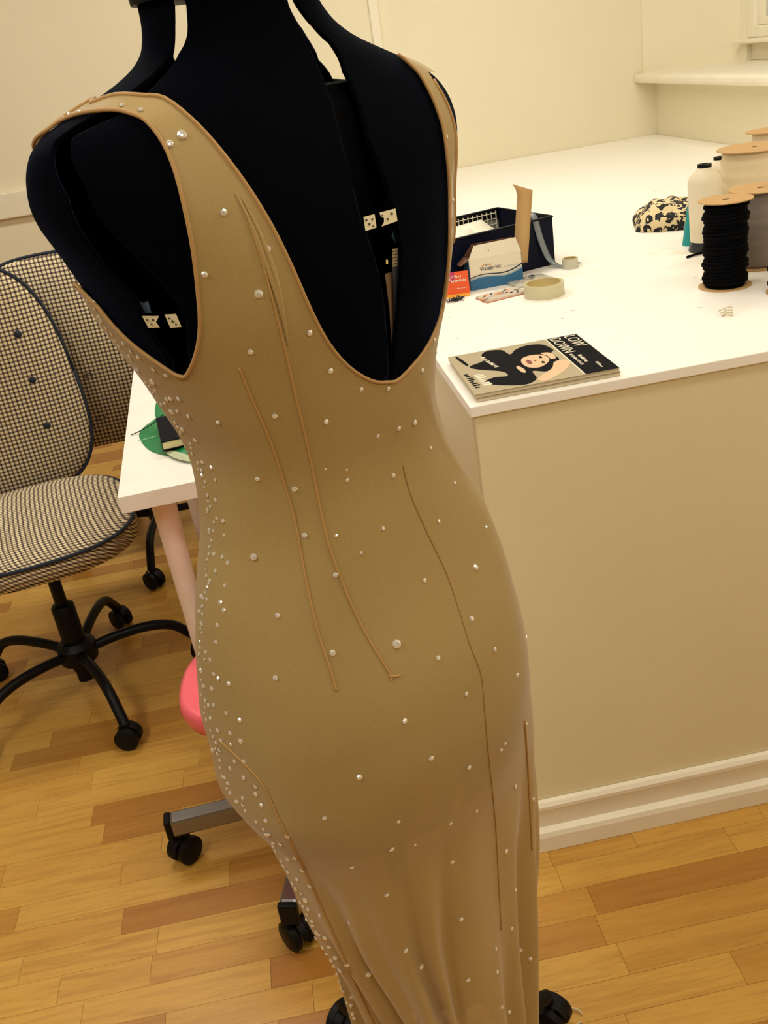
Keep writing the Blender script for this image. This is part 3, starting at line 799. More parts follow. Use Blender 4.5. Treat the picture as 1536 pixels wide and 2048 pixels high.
BD = bvh_from(GD)
# darts and seams laid on the cloth
def seam(pts, r=.0011, name='dart_seam', m=None, flat=.5):
    q = []
    for p in spline([(a, b, 0) for a, b in pts], 8):
        h, n_ = hit(p.x, p.y, BD)
        if h is None: continue
        if n_.dot(h-O) > 0: n_ = -n_
        q.append(h+n_*.0006)
    drel(obj(name, tub(q, [r*(.15+.85*math.sin(PI*(k+.5)/len(q))) for k in range(len(q))] if name == 'fabric_fold' else r, 6), m or M_SEAM, dr, smooth=True))
seam([(478,735),(505,800),(540,880),(566,958),(590,1040),(612,1160),(635,1260),(658,1330),(673,1382)])
seam([(500,450),(520,510),(545,600),(570,700),(590,790),(612,880),(634,985),(655,1080),(690,1180),(733,1270),(784,1354)])
for fp_ in ([(470,385),(500,445),(523,505),(548,575),(566,640),(576,690)], [(486,400),(520,470),(545,540),(560,600),(574,670)]):
    seam(fp_, .0024, 'fabric_fold', M_DRESS, .5)
seam([(806,930),(820,985),(852,1060),(890,1140),(915,1210),(940,1290),(962,1350),(970,1430),(978,1520),(990,1640),(996,1740),(1002,1860)], .0006)
seam([(778,1352),(790,1352),(800,1350)], .0012, 'dart_pucker')
seam([(783,1354),(781,1362)], .0009, 'dart_pucker')
seam([(1048,1440),(1054,1520),(1060,1620),(1064,1700)], .0012, 'side_seam')
seam([(440,1480),(520,1560),(560,1640),(610,1740),(650,1830),(690,1920),(735,2020),(760,2075)], .0012, 'front_edge_seam')
# rhinestones
gm = bmesh.new(); lathe(gm, [(0, .0), (1, 0), (1.0, .25), (.55, .62), (0, .66)], 8)
bmesh.ops.recalc_face_normals(gm, faces=gm.faces); gme = bpy.data.meshes.new('rhinestone'); gm.to_mesh(gme); gm.free(); gme.materials.append(M_GEM)
ng = 0
def gem(px, py, s=4.5, pr=True):
    global ng
    h, n_ = hit(px, py, BD)
    if h is None or ng >= 299: return
    if n_.dot(h-O) > 0: n_ = -n_
    o = bpy.data.objects.new('rhinestone', gme); COL.objects.link(o); o.parent = dr
    r = s/F*(h-O).length
    q = (n_+Vector((rng.randn(), rng.randn(), rng.randn()))*.12).normalized().to_track_quat('Z', 'Y')
    o.rotation_mode = 'QUATERNION'; o.rotation_quaternion = q; o.scale = (r, r, r)
    o.location = h+n_*.0002-Vector((FX, FY, 0)); ng += 1
G1 = [(244,211,5),(281,220,5),(339,288,7),(364,270,9),(447,425,7),(535,498,7),(409,549,7),(517,588,9),(619,666,6.5),(501,704,6),(661,742,6),(722,779,5),(776,777,5),(844,741,5),(549,832,6),(652,844,6),(436,845,5),(755,872,4.5),(797,857,5.5),(829,845,6),(861,896,4),(786,951,5),(694,960,5),(515,958,5),(589,978,6.5),(609,1071,6),(508,1114,7.5),(766,1057,4.5),(877,1043,4.5),(671,1150,6),(849,1161,5),(951,1135,6.5),(943,1238,6),(555,1231,5.5),(793,1288,9),(665,1306,6.5),(876,1316,5),(989,1299,5),(551,1356,6),(932,1388,5),(809,1442,6),(1034,1350,5),(862,1516,6),(937,1535,6),(719,1554,6),(1030,1573,5),(953,1622,4),(649,1636,5),(797,1643,4),(900,1647,4.5),(783,1698,6),(1012,1702,5),(704,1734,4.5),(904,1724,4.5),(773,1790,5),(1031,1780,4),(922,1838,5),(1023,1857,4),(811,1901,5),(699,1845,4),(842,1933,6),(737,1948,6),(936,1960,4.5),(1041,1900,4),(991,1898,4),(1060,1917,4),(994,1944,4),(1003,2014,4),(1018,2024,4),(909,966,4),(1010,1487,4),(1052,1448,4),(693,940,3),(651,938,3),(672,1072,4),(722,1106,3.5),(871,705,4),(897,560,4),(892,273,4.5),(905,400,4.5),(868,680,4),(972,1055,4),(1052,1275,4),(1002,1500,4),(830,1690,3),(1066,1598,4),
 # left, front side
 (134,228,4),(122,236,4),(148,229,4),(158,224,4),(165,585,4),(176,600,4),(203,640,4.5),(212,655,4),(224,668,4),(247,686,4.5),(262,702,4.5),(277,714,5),(243,712,5),(276,738,5),(307,738,5),(305,763,7),(332,750,4.5),(341,797,5.5),(334,798,5),(358,797,5.5),(342,822,5),(355,822,4.5),(377,832,5),(310,780,4),(330,806,4),(365,858,5.5),(391,880,5),(372,893,4),(405,924,4.5),(423,935,5),(398,938,4),(431,960,4),(432,1000,4.5),(415,1022,4),(434,1037,4.5),(447,1042,4.5),(427,1062,4),(449,1071,4.5),(428,1108,4.5),(445,1114,4.5),(456,1126,5),(431,1142,4.5),(420,1162,4),(450,1171,4.5),(403,1193,5),(414,1198,4),(441,1204,5),(448,1220,5),(399,1223,5),(405,1250,4),(435,1250,5),(433,1284,5),(412,1304,4),(421,1319,4.5),(402,1340,4),(428,1348,4.5),(437,1357,5),(458,1367,5.5),(408,1372,5),(424,1377,5),(418,1410,5),(428,1410,4.5),(453,1426,4.5),(480,1440,5.5),(421,1436,4),(436,1460,5),(461,1466,5),(443,1480,4.5),(482,1482,5.5),(462,1488,5),(426,1500,5.5),(440,1500,5),(470,1522,5),(488,1522,5),(461,1536,5),(450,1555,4.5),(488,1555,5),(512,1573,5),(512,1588,5),(486,1596,4.5),(523,1610,5),(473,1603,4.5),(532,1641,5),(533,1668,5.5),(575,1672,4.5),(561,1688,4.5),(576,1718,4.5),(590,1716,4.5),(605,1741,4.5),(595,1758,4.5),(620,1772,5),(611,1800,6),(616,1818,4.5),(640,1830,4.5),(624,1842,5),(634,1865,4.5),(650,1875,5),(659,1893,5),(671,1915,5),(694,1929,5),(680,1940,5),(705,1994,5)]
for a in G1: gem(*a)
# densely beaded front edge seen along the left contour
for k in range(110):
    t = k/109; py = 590+t*1450+rng.randn()*4
    zz, xx = zip(*sorted((p[1], p[0]) for p in Lp)); ex = np.interp(py, zz, xx)
    gem(ex+2+abs(rng.randn())*5, py, 3.2+rng.rand()*1.4)

# ------------------------------------------------------------------ things on the worktop
def at_counter(px, py): return atz(px, py, CZ)
# magazine (with a second one beneath)
mcs = [atz(px, py, CZ+.014) for px, py in ((905,713), (950,790), (1240,736), (1170,670))]
ux = (mcs[2]-mcs[1]); uy = (mcs[0]-mcs[1]); ang = math.atan2(ux.y, ux.x); MW, MH = ux.length, uy.length
for k in range(2):
    g = None
    m_ = thing('magazine', ('glossy magazine with a dark-haired woman on the cover at the counter corner', 'plain-edged magazine lying under the one with the woman on its cover')[k == 0] if False else
               ('magazine lying beneath the glossy cover magazine, only page edges showing' if k == 0 else 'glossy magazine with dark-haired woman on cover near the counter corner'),
               'magazine', (mcs[1].x+.002*(1-k), mcs[1].y+.001*(1-k), CZ+.0005+.007*k), ang)
    obj('pages', box(.001, MW-.001, .001, MH-.001, 0, .0058), mat('magazine_pages', (206, 192, 160), .6), m_, bevel=.0008)
    obj('cover', box(0, MW, 0, MH, .0058, .0066), mat('magazine_cover', (176, 162, 130), .35), m_)
mg = m_
def flat(name, pts, m, parent, z0, hgt=.00012, sm=True):
    P = [(p.x, p.y) for p in spline([(a*MW, b*MH, 0) for a, b in pts], 5, True)] if sm else [(a*MW, b*MH) for a, b in pts]
    return obj(name, prism(P, z0, z0+hgt), m, parent)
M_MBLK = mat('print_black', (7, 8, 15), .7, spec=.08); M_MSKIN = mat('print_skin', (226, 190, 150), .3); M_MLIP = mat('print_lip', (130, 50, 56), .3); M_MWHT = mat('print_white', (238, 228, 204), .3)
flat('title_panel', [(.765, 0.002), (.998, .002), (.998, .998), (.765, .998)], M_MBLK, mg, .0066, sm=False)
flat('title_rule', [(.755, 0.002), (.765, .002), (.765, .998), (.755, .998)], M_MWHT, mg, .0066, sm=False)
flat('printed_hair', [(.30,.97),(.40,.93),(.43,.78),(.50,.88),(.60,.93),(.70,.88),(.735,.70),(.70,.62),(.71,.46),(.66,.36),(.56,.22),(.47,.28),(.45,.10),(.34,.02),(.16,.14),(.12,.24),(.20,.30),(.29,.28),(.28,.40),(.14,.55),(.10,.66),(.22,.74),(.24,.9)], M_MBLK, mg, .0066)
flat('printed_face', [(.45, .50), (.48, .62), (.56, .66), (.63, .62), (.65, .52), (.62, .42), (.54, .34), (.47, .38)], M_MSKIN, mg, .00675)
flat('printed_brow_band', [(.63, .66), (.69, .64), (.70, .50), (.66, .48), (.655, .58)], M_MSKIN, mg, .00675)
flat('printed_mouth', [(.485, .50), (.50, .56), (.52, .52), (.515, .46), (.495, .44)], M_MLIP, mg, .0069)
flat('printed_eye', [(.590, .56), (.605, .60), (.615, .57), (.605, .54)], M_MBLK, mg, .0069)
flat('printed_eye', [(.575, .43), (.59, .47), (.60, .44), (.59, .41)], M_MBLK, mg, .0069)
flat('printed_nose', [(.54, .50), (.548, .53), (.556, .50)], M_MLIP, mg, .0069)
flat('printed_arm', [(.46, .10), (.60, .26), (.66, .40), (.74, .40), (.745, .30), (.66, .16), (.50, .02)], M_MSKIN, mg, .00675)
flat('printed_collar', [(.39, .42), (.41, .46), (.43, .36), (.42, .28), (.40, .30)], M_MSKIN, mg, .00675)
def mtext(s, size, x, y, m, rz=-PI/2, name='lettering'):
    text(s, size, m, mg, T((x*MW, y*MH, .00695)) @ RZ(rz), name)
mtext('LOW', .030, .895, .985, M_MWHT, name='cover_title'); mtext('DOWN', .028, .782, .985, M_MWHT, name='cover_title')
def marks(name, n, x, y, dx, dy, w_, h_, m, parent, mtx, z=0):
    bm = bmesh.new(); r_ = random.Random(n*7+int(x*9999))
    for k in range(n):
        px_, py_ = x+dx*k, y+dy*k; j = r_.random()
        bx(bm, px_, px_+w_*(.5+.5*j), py_, py_+h_*(.5+.5*r_.random()), z, z+.00012)
        if j > .4: bx(bm, px_+w_*.2, px_+w_*.9, py_+h_*.1, py_+h_*.35, z, z+.00013)
    bmesh.ops.transform(bm, matrix=mtx, verts=bm.verts); return obj(name, bm, m, parent)
I4 = Matrix.Identity(4)
marks('small_print', 9, MW*.845, MH*.45, 0, -.0048, .007, .0042, M_MWHT, mg, I4, .0067)
marks('small_print', 13, MW*.80, MH*.50, 0, -.0050, .006, .0036, M_MWHT, mg, I4, .0067)
marks('small_print', 6, MW*.90, MH*.22, 0, -.0055, .006, .004, M_MWHT, mg, I4, .0067)
marks('cover_line', 9, MW*.215, MH*.80, .0012, -.0075, .008, .0058, M_MWHT, mg, I4, .0069)
marks('cover_line', 7, MW*.085, MH*.42, .0004, -.0095, .015, .0075, M_MWHT, mg, I4, .0067)
marks('cover_line', 8, MW*.02, MH*.46, .0004, -.0100, .012, .0070, M_MBLK, mg, I4, .0067)
flat('cover_mark', [(.05, .93), (.07, .95), (.10, .72), (.08, .70)], M_MBLK, mg, .0066)

# mesh desk organiser
og = thing('desk_tray', 'navy and black metal letter tray full of papers on the worktop', 'tray', (.66, 2.215, CZ), math.radians(16))
# local: right-front corner at origin, extends to -x and +y
W_, D_, HH = .42, .25, .112
bm = box(-W_, 0, 0, .002, 0, HH-.004); obj('front_wall', bm, M_NAVYM, og)
obj('right_wall', box(-.002, 0, 0, D_, 0, HH-.004), M_NAVYM, og)
obj('left_wall', box(-W_, -W_+.002, 0, D_, 0, HH-.004), M_NAVYM, og)
obj('rear_wall', box(-W_, 0, D_-.002, D_, 0, HH-.004), mat('mesh_grey', (168, 164, 150), .5, metal=.3), og)
obj('tray_floor', box(-W_, 0, 0, D_, 0, .002), M_NAVYM, og)
bm = tub([(-W_, 0, HH-.002), (0, 0, HH-.002), (0, D_, HH-.002), (-W_, D_, HH-.002), (-W_, 0, HH-.002)], .003, 6); obj('rim', bm, M_BLACKM, og)
bm = bmesh.new()
for k in range(30): tube(bm, [(-W_+.02+k*.0135, D_-.004, .02), (-W_+.02+k*.0135, D_-.004, HH-.006)], .0016, 4)
for k in range(7): tube(bm, [(-W_+.01, D_-.006, .02+k*.0135), (-.01, D_-.006, .02+k*.0135)], .0012, 4)
o = obj('wire_mesh', bm, mat('pale_wire', (236, 230, 205), .4), og)
obj('rear_top_band', box(-W_, 0, D_-.004, D_+.001, HH-.026, HH), M_BLACKM, og)
def paper(label, x0, x1, y0, y1, z, tilt, col, nm):
    p = thing('paper_sheet', label, 'paper', (0, 0, 0)); 
    mm = T((.66, 2.215, CZ)) @ RZ(math.radians(16)) @ T((x0, y0, z)) @ RX(tilt[0]) @ RY(tilt[1])
    p.matrix_world = mm
    bm = bmesh.new(); n = 6; gx, gy = x1-x0, y1-y0
    vs = [[bm.verts.new((gx*i/n, gy*j/n, .002*math.sin(i*1.3+j))) for i in range(n+1)] for j in range(n+1)]
    for j in range(n):
        for i in range(n): bm.faces.new((vs[j][i], vs[j][i+1], vs[j+1][i+1], vs[j+1][i]))
    o = obj('sheet', bm, mat(nm, col, .7), p, smooth=True, solid=.0012)
paper('white papers standing in the navy letter tray', -.40, -.13, .06, .17, .055, (.35, 0), (240, 234, 214), 'paper_white')
paper('manila yellow folder edge lying along the front of the tray', -.40, -.06, .012, .075, .085, (.25, .02), (226, 186, 104), 'paper_manila')
paper('pale sheet with ruled lines leaning on the rear of the tray', -.36, -.06, .12, .235, .07, (.2, 0), (236, 230, 208), 'paper_ruled')

# printed card carton
bxo = thing('card_carton', 'open white carton with blue wave print standing before the tray', 'box', (.4285, 2.098, CZ), math.radians(2))
BWd, BDp, BH = .122, .045, .068
M_CW = mat('carton_white', (232, 222, 196), .5); M_CB = mat('carton_blue', (44, 104, 146), .5); M_CN = mat('carton_navy', (24, 34, 74), .5); M_CIN = mat('carton_inside', (120, 78, 52), .8); M_CLB = mat('carton_lightblue', (150, 180, 190), .5)
def wallp(name, x0, x1, y0, y1, z0, z1, m): return obj(name, box(x0, x1, y0, y1, z0, z1), m, bxo)
wallp('front_wall', 0, BWd, 0, .001, 0, BH, M_CW); wallp('rear_wall', 0, BWd, BDp, BDp+.001, 0, BH, M_CIN)
wallp('left_wall', 0, .001, 0, BDp, 0, BH, M_CB); wallp('right_wall', BWd-.001, BWd, 0, BDp, 0, BH, M_CB); wallp('base', 0, BWd, 0, BDp, 0, .001, M_CIN)
# front flap: trapezoid leaning back
def panel3(name, pts, m, th_=.0008, par=None):
    bm = bmesh.new(); f = bm.faces.new([bm.verts.new(p) for p in pts]); return obj(name, bm, m, par or bxo, solid=th_)
panel3('front_flap', [(0, 0, BH), (BWd, 0, BH), (BWd-.008, .010, BH+.030), (.018, .010, BH+.028)], M_CW)
panel3('rear_flap', [(0, BDp, BH), (BWd, BDp, BH), (BWd-.01, BDp-.015, BH+.028), (.018, BDp-.015, BH+.028)], M_CIN)
panel3('left_flap', [(0, 0, BH), (0, BDp, BH), (-.018, BDp-.008, BH-.012), (-.018, .008, BH-.012)], M_CIN)
def wave(name, pts_top, pts_bot, m, y):
    bm = bmesh.new(); P = [(a, y, b) for a, b in pts_top]+[(a, y, b) for a, b in reversed(pts_bot)]
    f = bm.faces.new([bm.verts.new(p) for p in P]); return obj(name, bm, m, bxo, solid=.0003)
def wv(k, amp, base, rise): return [(BWd*i/20, base+amp*math.sin(i/20*2*PI+k)+rise*(i/20)**2) for i in range(21)]
wave('blue_wave', wv(.2, .0045, .021, .010), [(0, .0005), (BWd, .0005)], M_CB, -.0004)
wave('navy_stripe', wv(.2, .0045, .028, .014), wv(.2, .0045, .0262, .0125), M_CN, -.0006)
wave('grey_stripe', wv(.3, .0042, .024, .010), wv(.3, .0042, .0222, .0095), M_CLB, -.0006)
mt = T((.024, -.0005, .0405)) @ RX(PI/2)
text('Vistaprint', .0125, M_CN, bxo, mt, 'lettering'); marks('small_print', 12, .080, .0405, .0028, 0, .002, .002, M_CLB, bxo, RX(PI/2), .0006)
bm = bmesh.new(); tube(bm, [(.028, -.0006, .050), (.034, -.0006, .0535), (.042, -.0006, .053), (.050, -.0006, .050)], .0008, 5); obj('logo_arc', bm, mat('logo_orange', (236, 150, 50), .5), bxo)
bm = bmesh.new(); tube(bm, [(.036, -.0006, .0495), (.042, -.0006, .0525), (.052, -.0006, .0515)], .0006, 5); obj('logo_arc', bm, M_CB, bxo)
obj('flap_slot', box(.048, .0495, .0032, .0042, BH+.010, BH+.016), M_CIN, bxo)

# kraft card strip standing up, curled at the top
cs = thing('card_strip', 'long kraft card strip standing upright out of the carton', 'card', (.545, 2.15, CZ))
bm = bmesh.new(); prev = None
for k in range(15):
    t = k/14; p0 = Vector((-.004+.03*t, 0, .03+.172*t)); p1 = p0+Vector((.035-.003*t, 0, .0-.018*t))
    if t > .82: q = (t-.82)/.18; p0 += Vector((-.016*q*q, -.012*q, .004*q)); 
    c = [bm.verts.new(p0+Vector((0, .01*t, 0))), bm.verts.new((p0+p1)/2+Vector((0, .01*t-.002, 0))), bm.verts.new(p1+Vector((0, .01*t, 0)))]
    if prev:
        for i in range(2): bm.faces.new((prev[i], prev[i+1], c[i+1], c[i]))
    prev = c
obj('strip', bm, M_CARD, cs, smooth=True, solid=.0012)
# clear ribbon trailing from the tray
rb = thing('clear_ribbon', 'translucent ribbon hanging over the tray front and trailing onto the worktop', 'ribbon', (.62, 2.19, CZ))
bm = bmesh.new(); prev = None
for p in spline([(-.016, .03, .125), (-.012, .012, .114), (-.004, .008, .07), (.012, .002, .02), (.03, -.03, .004), (.055, -.04, .010), (.075, -.03, .003)], 5):
    c = [bm.verts.new(p), bm.verts.new(p+Vector((.015, .004, 0)))]
    if prev: bm.faces.new((prev[0], prev[1], c[1], c[0]))
    prev = c
obj('ribbon', bm, mat('frosted_ribbon', (150, 160, 166), .3, Transmission_Weight=.3), rb, smooth=True, solid=.0006)
# orange card
oc = thing('orange_card', 'small orange and pink printed card leaning beside the carton', 'card', (.376, 2.068, CZ), math.radians(-12))
obj('card', box(-.012, .042, 0, .001, 0, .055, mtx=RX(-.25)), mat('orange_print', (238, 92, 30), .4), oc)
obj('pink_corner', box(-.012, .012, -.0004, 0, .034, .0548, mtx=RX(-.25)), mat('magenta_print', (196, 48, 90), .4), oc)
obj('amber_band', box(-.012, .042, -.0004, 0, .0, .007, mtx=RX(-.25)), mat('amber_print', (250, 170, 50), .4), oc)
mo_ = RX(-.25) @ RX(PI/2); marks('card_print', 6, .003, .042, .0042, 0, .0034, .006, M_MWHT, oc, mo_, .0006); marks('card_print', 9, .003, .033, .0038, 0, .003, .0055, M_MWHT, oc, mo_, .0006); marks('card_print', 8, .012, .018, .003, 0, .002, .002, M_MWHT, oc, mo_, .0006)
# tape rolls
def roll(label, c, r, h, t_, m=None):
    o = thing('tape_roll', label, 'tape', c)
    obj('tape', lat([(r, 0), (r, h), (r-t_, h), (r-t_, 0)], 48, closed=True), m or M_CLEAR, o, auto=40)
    obj('core', lat([(r-t_+.0003, .001), (r-t_+.0003, h+.0006), (r-t_-.001, h+.0006), (r-t_-.001, .001)], 48, closed=True), mat('tape_core', (196, 176, 120), .6), o, auto=40)
roll('wide clear tape roll lying flat in front of the tray', (atz(1090, 591, CZ).x, 1.950, CZ), .0425, .027, .006)
roll('small faint clear tape roll lying right of the tray', (.676, 2.150, CZ), .018, .022, .002, mat('faint_tape', (250, 246, 226), .25, Transmission_Weight=.5))
# flat packet with printed foil, beside the roll
pk_ = thing('printed_packet', 'stack of printed cards lying before the carton', 'cards', (.433, 1.966, CZ), math.radians(14))
for k in range(3): obj('card', box(.001*k, .10-.001*k, .0005*k, .055, .002*k, .002*k+.0018), mat('packet_%d' % k, ((200, 130, 100), (222, 196, 170), (206, 190, 170))[k], .4), pk_)
bm = bmesh.new()
for k in range(16):
    a, b = rng.rand()*.085, .004+rng.rand()*.042; bx(bm, 0, .004+.012*rng.rand(), 0, .0015+.004*rng.rand(), .0058, .0061, T((a, b, 0)) @ RZ(rng.rand()*1.2))
o = obj('print_marks', bm, M_INK, pk_)
bm = bmesh.new()
for k in range(5):
    a, b = rng.rand()*.07, .004+rng.rand()*.035; bx(bm, 0, .02, 0, .007, .0058, .0060, T((a, b, 0)) @ RZ(rng.rand()*1.2))
obj('print_patches', bm, mat('print_tan', (216, 150, 100), .4), pk_)
fp = thing('plastic_bag', 'crumpled clear plastic bag behind the wide tape roll', 'bag', (.545, 2.075, CZ), .2)
bm = bmesh.new(); n = 12; vs = [[bm.verts.new((-.03+.095*i/n, -.03+.075*j/n, .004+.007*rng.rand()*math.sin(PI*i/n)*math.sin(PI*j/n))) for i in range(n+1)] for j in range(n+1)]
for j in range(n):
    for i in range(n): bm.faces.new((vs[j][i], vs[j][i+1], vs[j+1][i+1], vs[j+1][i]))
obj('film', bm, mat('clear_film', (228, 224, 208), .15, Transmission_Weight=.5), fp)
obj('blue_mark', box(.02, .032, .010, .020, .0105, .0115), M_CN, fp)
# tangle of black thread
tt = bmesh.new(); c = at_counter(912, 602)
for k in range(16):
    p = Vector((c.x+rng.randn()*.006, c.y+rng.randn()*.006, CZ+.002)); a = .35+rng.randn()*.35
    q = [p+Vector((math.cos(a)*.007*i+rng.randn()*.0015, math.sin(a)*.007*i+rng.randn()*.0025, abs(rng.randn())*.003)) for i in range(-2, 3)]
    tube(tt, spline(q, 4), .0009, 5)
tag(obj('thread_tangle', tt, M_INK), 'small tangle of black thread left of the tape roll', 'thread')

# leopard cloth heap
lc = bmesh.new(); bmesh.ops.create_icosphere(lc, subdivisions=5, radius=1)
from mathutils import noise as mn
LC = Vector((1.05, 2.425, CZ))
for v in lc.verts:
    a = math.atan2(v.co.y, v.co.x); p = v.co.copy()
    n1_ = mn.noise(p*1.6+Vector((3, 1, 2))); n2_ = mn.noise(p*3.5)
    h = max(0, p.z)
    v.co = Vector((p.x*.105*(1+.25*n1_), p.y*.10*(1+.2*n1_), h*.072*(1+.35*n1_)+.012*n2_*h + (.0 if p.z > 0 else 0)))
    v.co.z = max(v.co.z, 0)
lo_ = obj('cloth_heap', lc, leopard(), smooth=True); lo_.location = LC; tag(lo_, 'crumpled leopard print cloth heap on the worktop', 'cloth')

# spools
def spool(label, c, R, Hh, rc, mcol, cordr=None, mflange=None, tilt=None):
    s = thing('thread_spool', label, 'spool', c)
    mf = mflange or M_CARD
    for z0 in (0, Hh-.002):
        f = obj('flange', lat([(.007, z0), (R, z0), (R, z0+.002), (.007, z0+.002)], 48, closed=True), mf, s, auto=40)
    obj('core_tube', lat([(.0065, .001), (.0105, .001), (.0105, Hh-.001), (.0065, Hh-.001)], 20, closed=True), M_INNER, s, auto=40)
    if cordr:
        bm = bmesh.new(); n = int((Hh-.008)/(cordr*1.7)); pts = []
        for k in range(n*20+1):
            a = 2*PI*k/20; wob = 1+.05*math.sin(a*.23)+.03*math.sin(a*1.7)
            pts.append((rc*wob*math.cos(a), rc*wob*math.sin(a), .003+cordr+(Hh-.008-2*cordr)*k/(n*20)))
        tube(bm, pts, cordr, 6)
        obj('wound_cord', bm, mcol, s, smooth=True)
        obj('winding', lat([(0, .002), (rc*.98, .002), (rc*.98, Hh-.002), (0, Hh-.002)], 32), mcol, s, smooth=False)
    else:
        pr_ = [(0, .002)]
        for k in range(25):
            z = .002+(Hh-.004)*k/24; pr_.append((rc*(1+.02*math.sin(k*1.9)-.03*(abs(k-12)/12)**4), z))
        pr_.append((0, Hh-.002)); obj('winding', lat(pr_, 40), mcol, s, smooth=True)
    return s
M_CORDB = mat('black_cord', (4, 4, 6), .9, spec=.08)
spool('black cord spool with card flanges, nearest whole spool on the worktop', (.868, 1.775, CZ), .050, .166, .038, M_CORDB, .0042)
spool('second black cord spool cut off by the frame, right of the whole one', (.948, 1.655, CZ), .052, .168, .044, M_CORDB, .0042)
spool('large cream ribbon reel with wide card flange behind the white cone', (1.118, 2.15, CZ), .082, .196, .072, mat('cream_ribbon', (226, 206, 166), .6, bump=(60, .4), noise=(6, .12)))
spool('grey thread reel with small card flange behind the black spool', (.995, 1.885, CZ), .062, .155, .048, mat('grey_thread', (128, 116, 104), .7, bump=(200, .4)))
spool('cream reel furthest back at the right edge of the photo', (1.30, 2.42, CZ), .06, .19, .045, mat('ivory_thread', (226, 210, 176), .7, bump=(120, .3)))
spool('low tan card reel at the right edge before the black spools', (.905, 1.505, CZ), .045, .018, .02, M_CARD, mflange=mat('orange_card', (206, 140, 66), .7))
# small pale reel glimpsed between cone and black spool
spool('small pale reel squeezed between white cone and black spool', (.905, 1.885, CZ), .028, .15, .021, M_THREAD)
# white cord hanks on the right edge
def hank(label, c, r, R2):
    bm = bmesh.new()
    for k in range(7):
        pts = [(R2*math.cos(a)*(1+.05*k), R2*.7*math.sin(a), r*k*.9+r+.004*math.sin(3*a+k)) for a in [2*PI*i/28 for i in range(29)]]
        tube(bm, pts, r, 8)
    o = obj('cord_hank', bm, mat('white_cord', (240, 230, 204), .8, bump=(300, .4)), smooth=True); o.location = c; tag(o, label, 'cord')
hank('white cord hank resting on top of the grey thread reel', (1.035, 1.85, CZ+.156), .0055, .026)
# cones
def cone(label, c, r0_, r1_, h, col, base, cap):
    s = thing('thread_cone', label, 'thread cone', c)
    if base: obj('cone_base', lat([(0, 0), (r0_*1.0, 0), (r0_*1.02, .003), (r0_*.86, .024), (0, .024)], 32), mat('dark_cone_base', (34, 38, 48), .4), s, auto=40)
    z0 = .022 if base else 0
    obj('wound_thread', lat([(0, z0), (r0_*.9, z0), (r1_, h*.80), (r1_*.9, h*.86), (r1_*.45, h*.955), (r1_*.42, h*.96), (0, h*.96)], 40), col, s, auto=50)
    if cap: obj('cap', lat([(.006, h*.955), (r1_*.42, h*.955), (r1_*.42, h), (.006, h)], 24, closed=True), M_BLACK, s, auto=40)
cone('tall white thread cone with black cap and dark base beside the leopard cloth', (.972, 2.09, CZ), .034, .036, .187, M_THREAD, True, True)
cone('second white thread cone with black cap behind the cream ribbon reel', (1.122, 2.33, CZ), .032, .034, .160, M_THREAD, True, True)
cone('slim teal thread cone between leopard cloth and white cone', (.980, 2.165, CZ), .028, .012, .118, mat('teal_thread', (28, 150, 150), .7, bump=(250, .4)), False, False)
# loose cord end on the worktop
p = [at_counter(1374, 517)+Vector((0, 0, .003)), at_counter(1392, 512)+Vector((0, 0, .004)), at_counter(1408, 508)+Vector((0, 0, .004)), at_counter(1422, 502)+Vector((0, 0, .004))]
tag(obj('cord_end', tub(spline(p, 5), .0028, 8), M_CORDB, smooth=True), 'loose black cord end at the foot of the white cone', 'cord')
# scrap of clear tape
bm = bmesh.new(); c = at_counter(1455, 632)
for k in range(3):
    pts = [(c.x+.009*math.cos(a)*(1+.2*k), c.y+.007*math.sin(a)+.003*k, CZ+.003+.004*k+.002*math.sin(2*a)) for a in [2*PI*i/18 for i in range(17)]]
    tube(bm, pts, .0011, 5)
tag(obj('tape_scrap', bm, M_CLEAR, smooth=True), 'curled scrap of clear tape on the worktop left of the black spools', 'scrap')

# ------------------------------------------------------------------ desk things: leaf place mat, notebook
lf = thing('leaf_mat', 'glossy green leaf-shaped cloth spread on the narrow white desk', 'cloth', (-.27, 2.02, DZ))
def leafpoly(pxs): return [atz(px, py, DZ+.001)-Vector((-.27, 2.02, DZ)) for px, py in pxs]
M_GREEN = mat('green_satin', (22, 128, 74), .4, noise=(40, .25)); M_RIB = mat('pale_rib', (150, 210, 160), .5)
def leaf(name, pts, m, h0=.001, hb=.008):
    P = spline(pts, 4, True); c = sum(P, Vector())/len(P); bm = bmesh.new(); rings = []
    for k in (1.0, .75, .45, .15):
        rings.append([bm.verts.new(Vector(((p.x-c.x)*k+c.x, (p.y-c.y)*k+c.y, h0+hb*(1-k)*(1+.5*math.sin(i*.6))))) for i, p in enumerate(P)])
    n = len(P)
    for A, B_ in zip(rings, rings[1:]):
        for i in range(n): bm.faces.new((A[i], A[(i+1) % n], B_[(i+1) % n], B_[i]))
    bm.faces.new(rings[-1]); return obj(name, bm, m, lf, smooth=True)
leaf('leaf_blade', leafpoly([(278,868),(300,845),(335,830),(420,850),(430,900),(385,905),(350,912),(318,908),(292,895)]), M_GREEN)
leaf('leaf_blade', leafpoly([(313,838),(313,803),(330,795),(400,790),(410,840),(350,842)]), M_GREEN)
leaf('leaf_blade', leafpoly([(330,905),(360,890),(430,880),(450,915),(400,924),(375,918)]), M_GREEN, .003)
leaf('pale_underside', leafpoly([(330,907),(350,905),(385,918),(392,927),(370,926),(345,918)]), mat('pale_leaf_back', (190, 196, 160), .5), .006, .004)
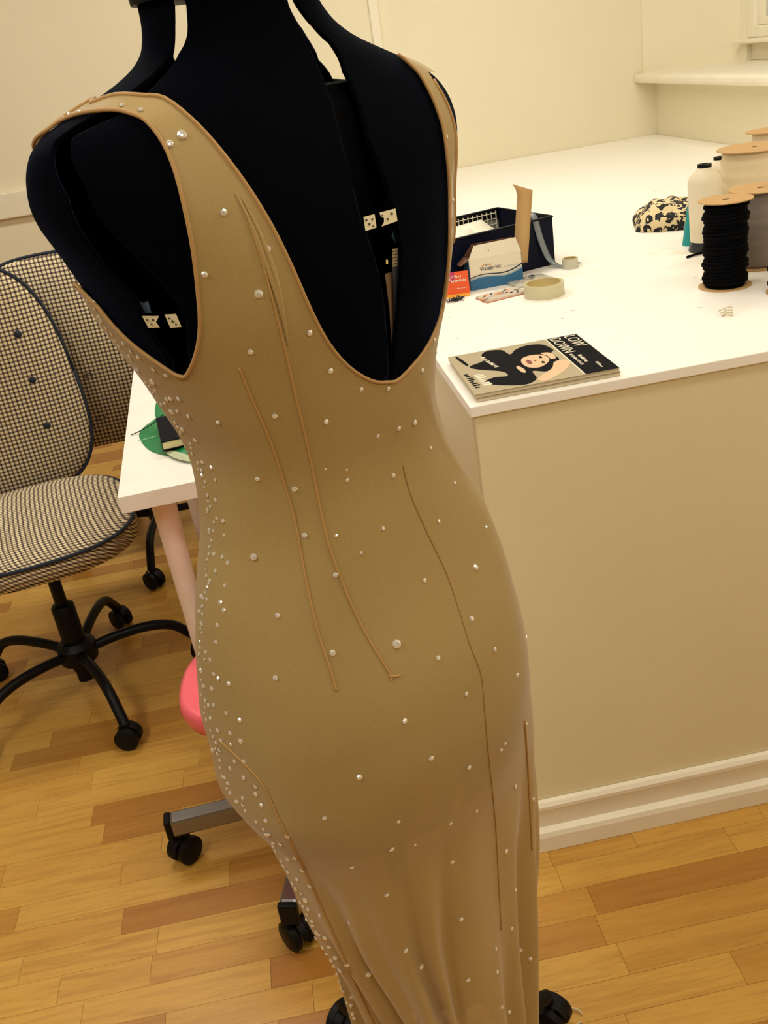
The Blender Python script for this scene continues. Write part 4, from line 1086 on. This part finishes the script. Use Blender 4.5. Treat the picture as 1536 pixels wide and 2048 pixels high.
for a, b in (((277, 887), (318, 878)), ((340, 903), (372, 892))):
    obj('rib', tub([leafpoly([a])[0]+Vector((0, 0, .006)), leafpoly([b])[0]+Vector((0, 0, .008))], .001, 5), M_RIB, lf)
nc = [atz(px, py, DZ+.032) for px, py in ((322,885), (306,842), (400,820), (420,862))]
nb = thing('notebook', 'small black notebook with cream pages on the green leaf', 'notebook', (nc[0].x, nc[0].y, DZ+.012), math.atan2(nc[3].y-nc[0].y, nc[3].x-nc[0].x))
nw, nd = .14, .175
obj('pages', box(.002, nw, .002, nd-.002, .002, .018), mat('book_pages', (226, 214, 160), .7), nb)
obj('cover', box(0, nw+.002, 0, nd, .018, .0205), mat('book_black', (10, 11, 20), .7, spec=.12), nb, bevel=.001)
obj('back_cover', box(0, nw+.002, 0, nd, 0, .002), mat('book_black', (10, 11, 20), .7, spec=.12), nb)
p = [atz(262, 870, DZ+.002), atz(280, 862, DZ+.006), atz(305, 848, DZ+.016), atz(330, 840, DZ+.022)]
p[-1].z = DZ+.036
tag(obj('black_cord', tub(spline(p, 5), .0012, 6), M_INK, smooth=True), 'thin black cord trailing off the left edge of the narrow desk', 'cord')

# clear ring on the floor by the stand
c = atz(1140, 2035, .003)
bm = bmesh.new(); tube(bm, [(c.x+.02*math.cos(a), c.y+.014*math.sin(a), .004+.003*math.sin(a)) for a in [2*PI*i/24 for i in range(22)]], .0014, 6)
tag(obj('plastic_loop', bm, M_CLEAR, smooth=True), 'thin clear plastic loop on the floor beside the stand wheel', 'scrap')
# ceiling lamp fittings; the two over the counter belong to added fill lamps
for nm, x, y, a, b in (('over the far end of the desk', -.62, 2.85, 1.5, .3), ('added for fill over the far end of the counter', 1.05, 3.0, 1.2, .3), ('over the open floor on the left', -1.35, .2, .3, 1.5), ('added for fill over the near end of the counter', 1.2, .8, 1.2, .3), ('over the gap between desk and counter', .15, 1.2, .3, .9)):
    t = thing('ceiling_light', 'long ceiling light fitting ' + nm, 'lamp', (x, y, 2.68))
    obj('housing', box(-a/2-.02, a/2+.02, -b/2-.02, b/2+.02, .002, .02), M_TRIM, t)
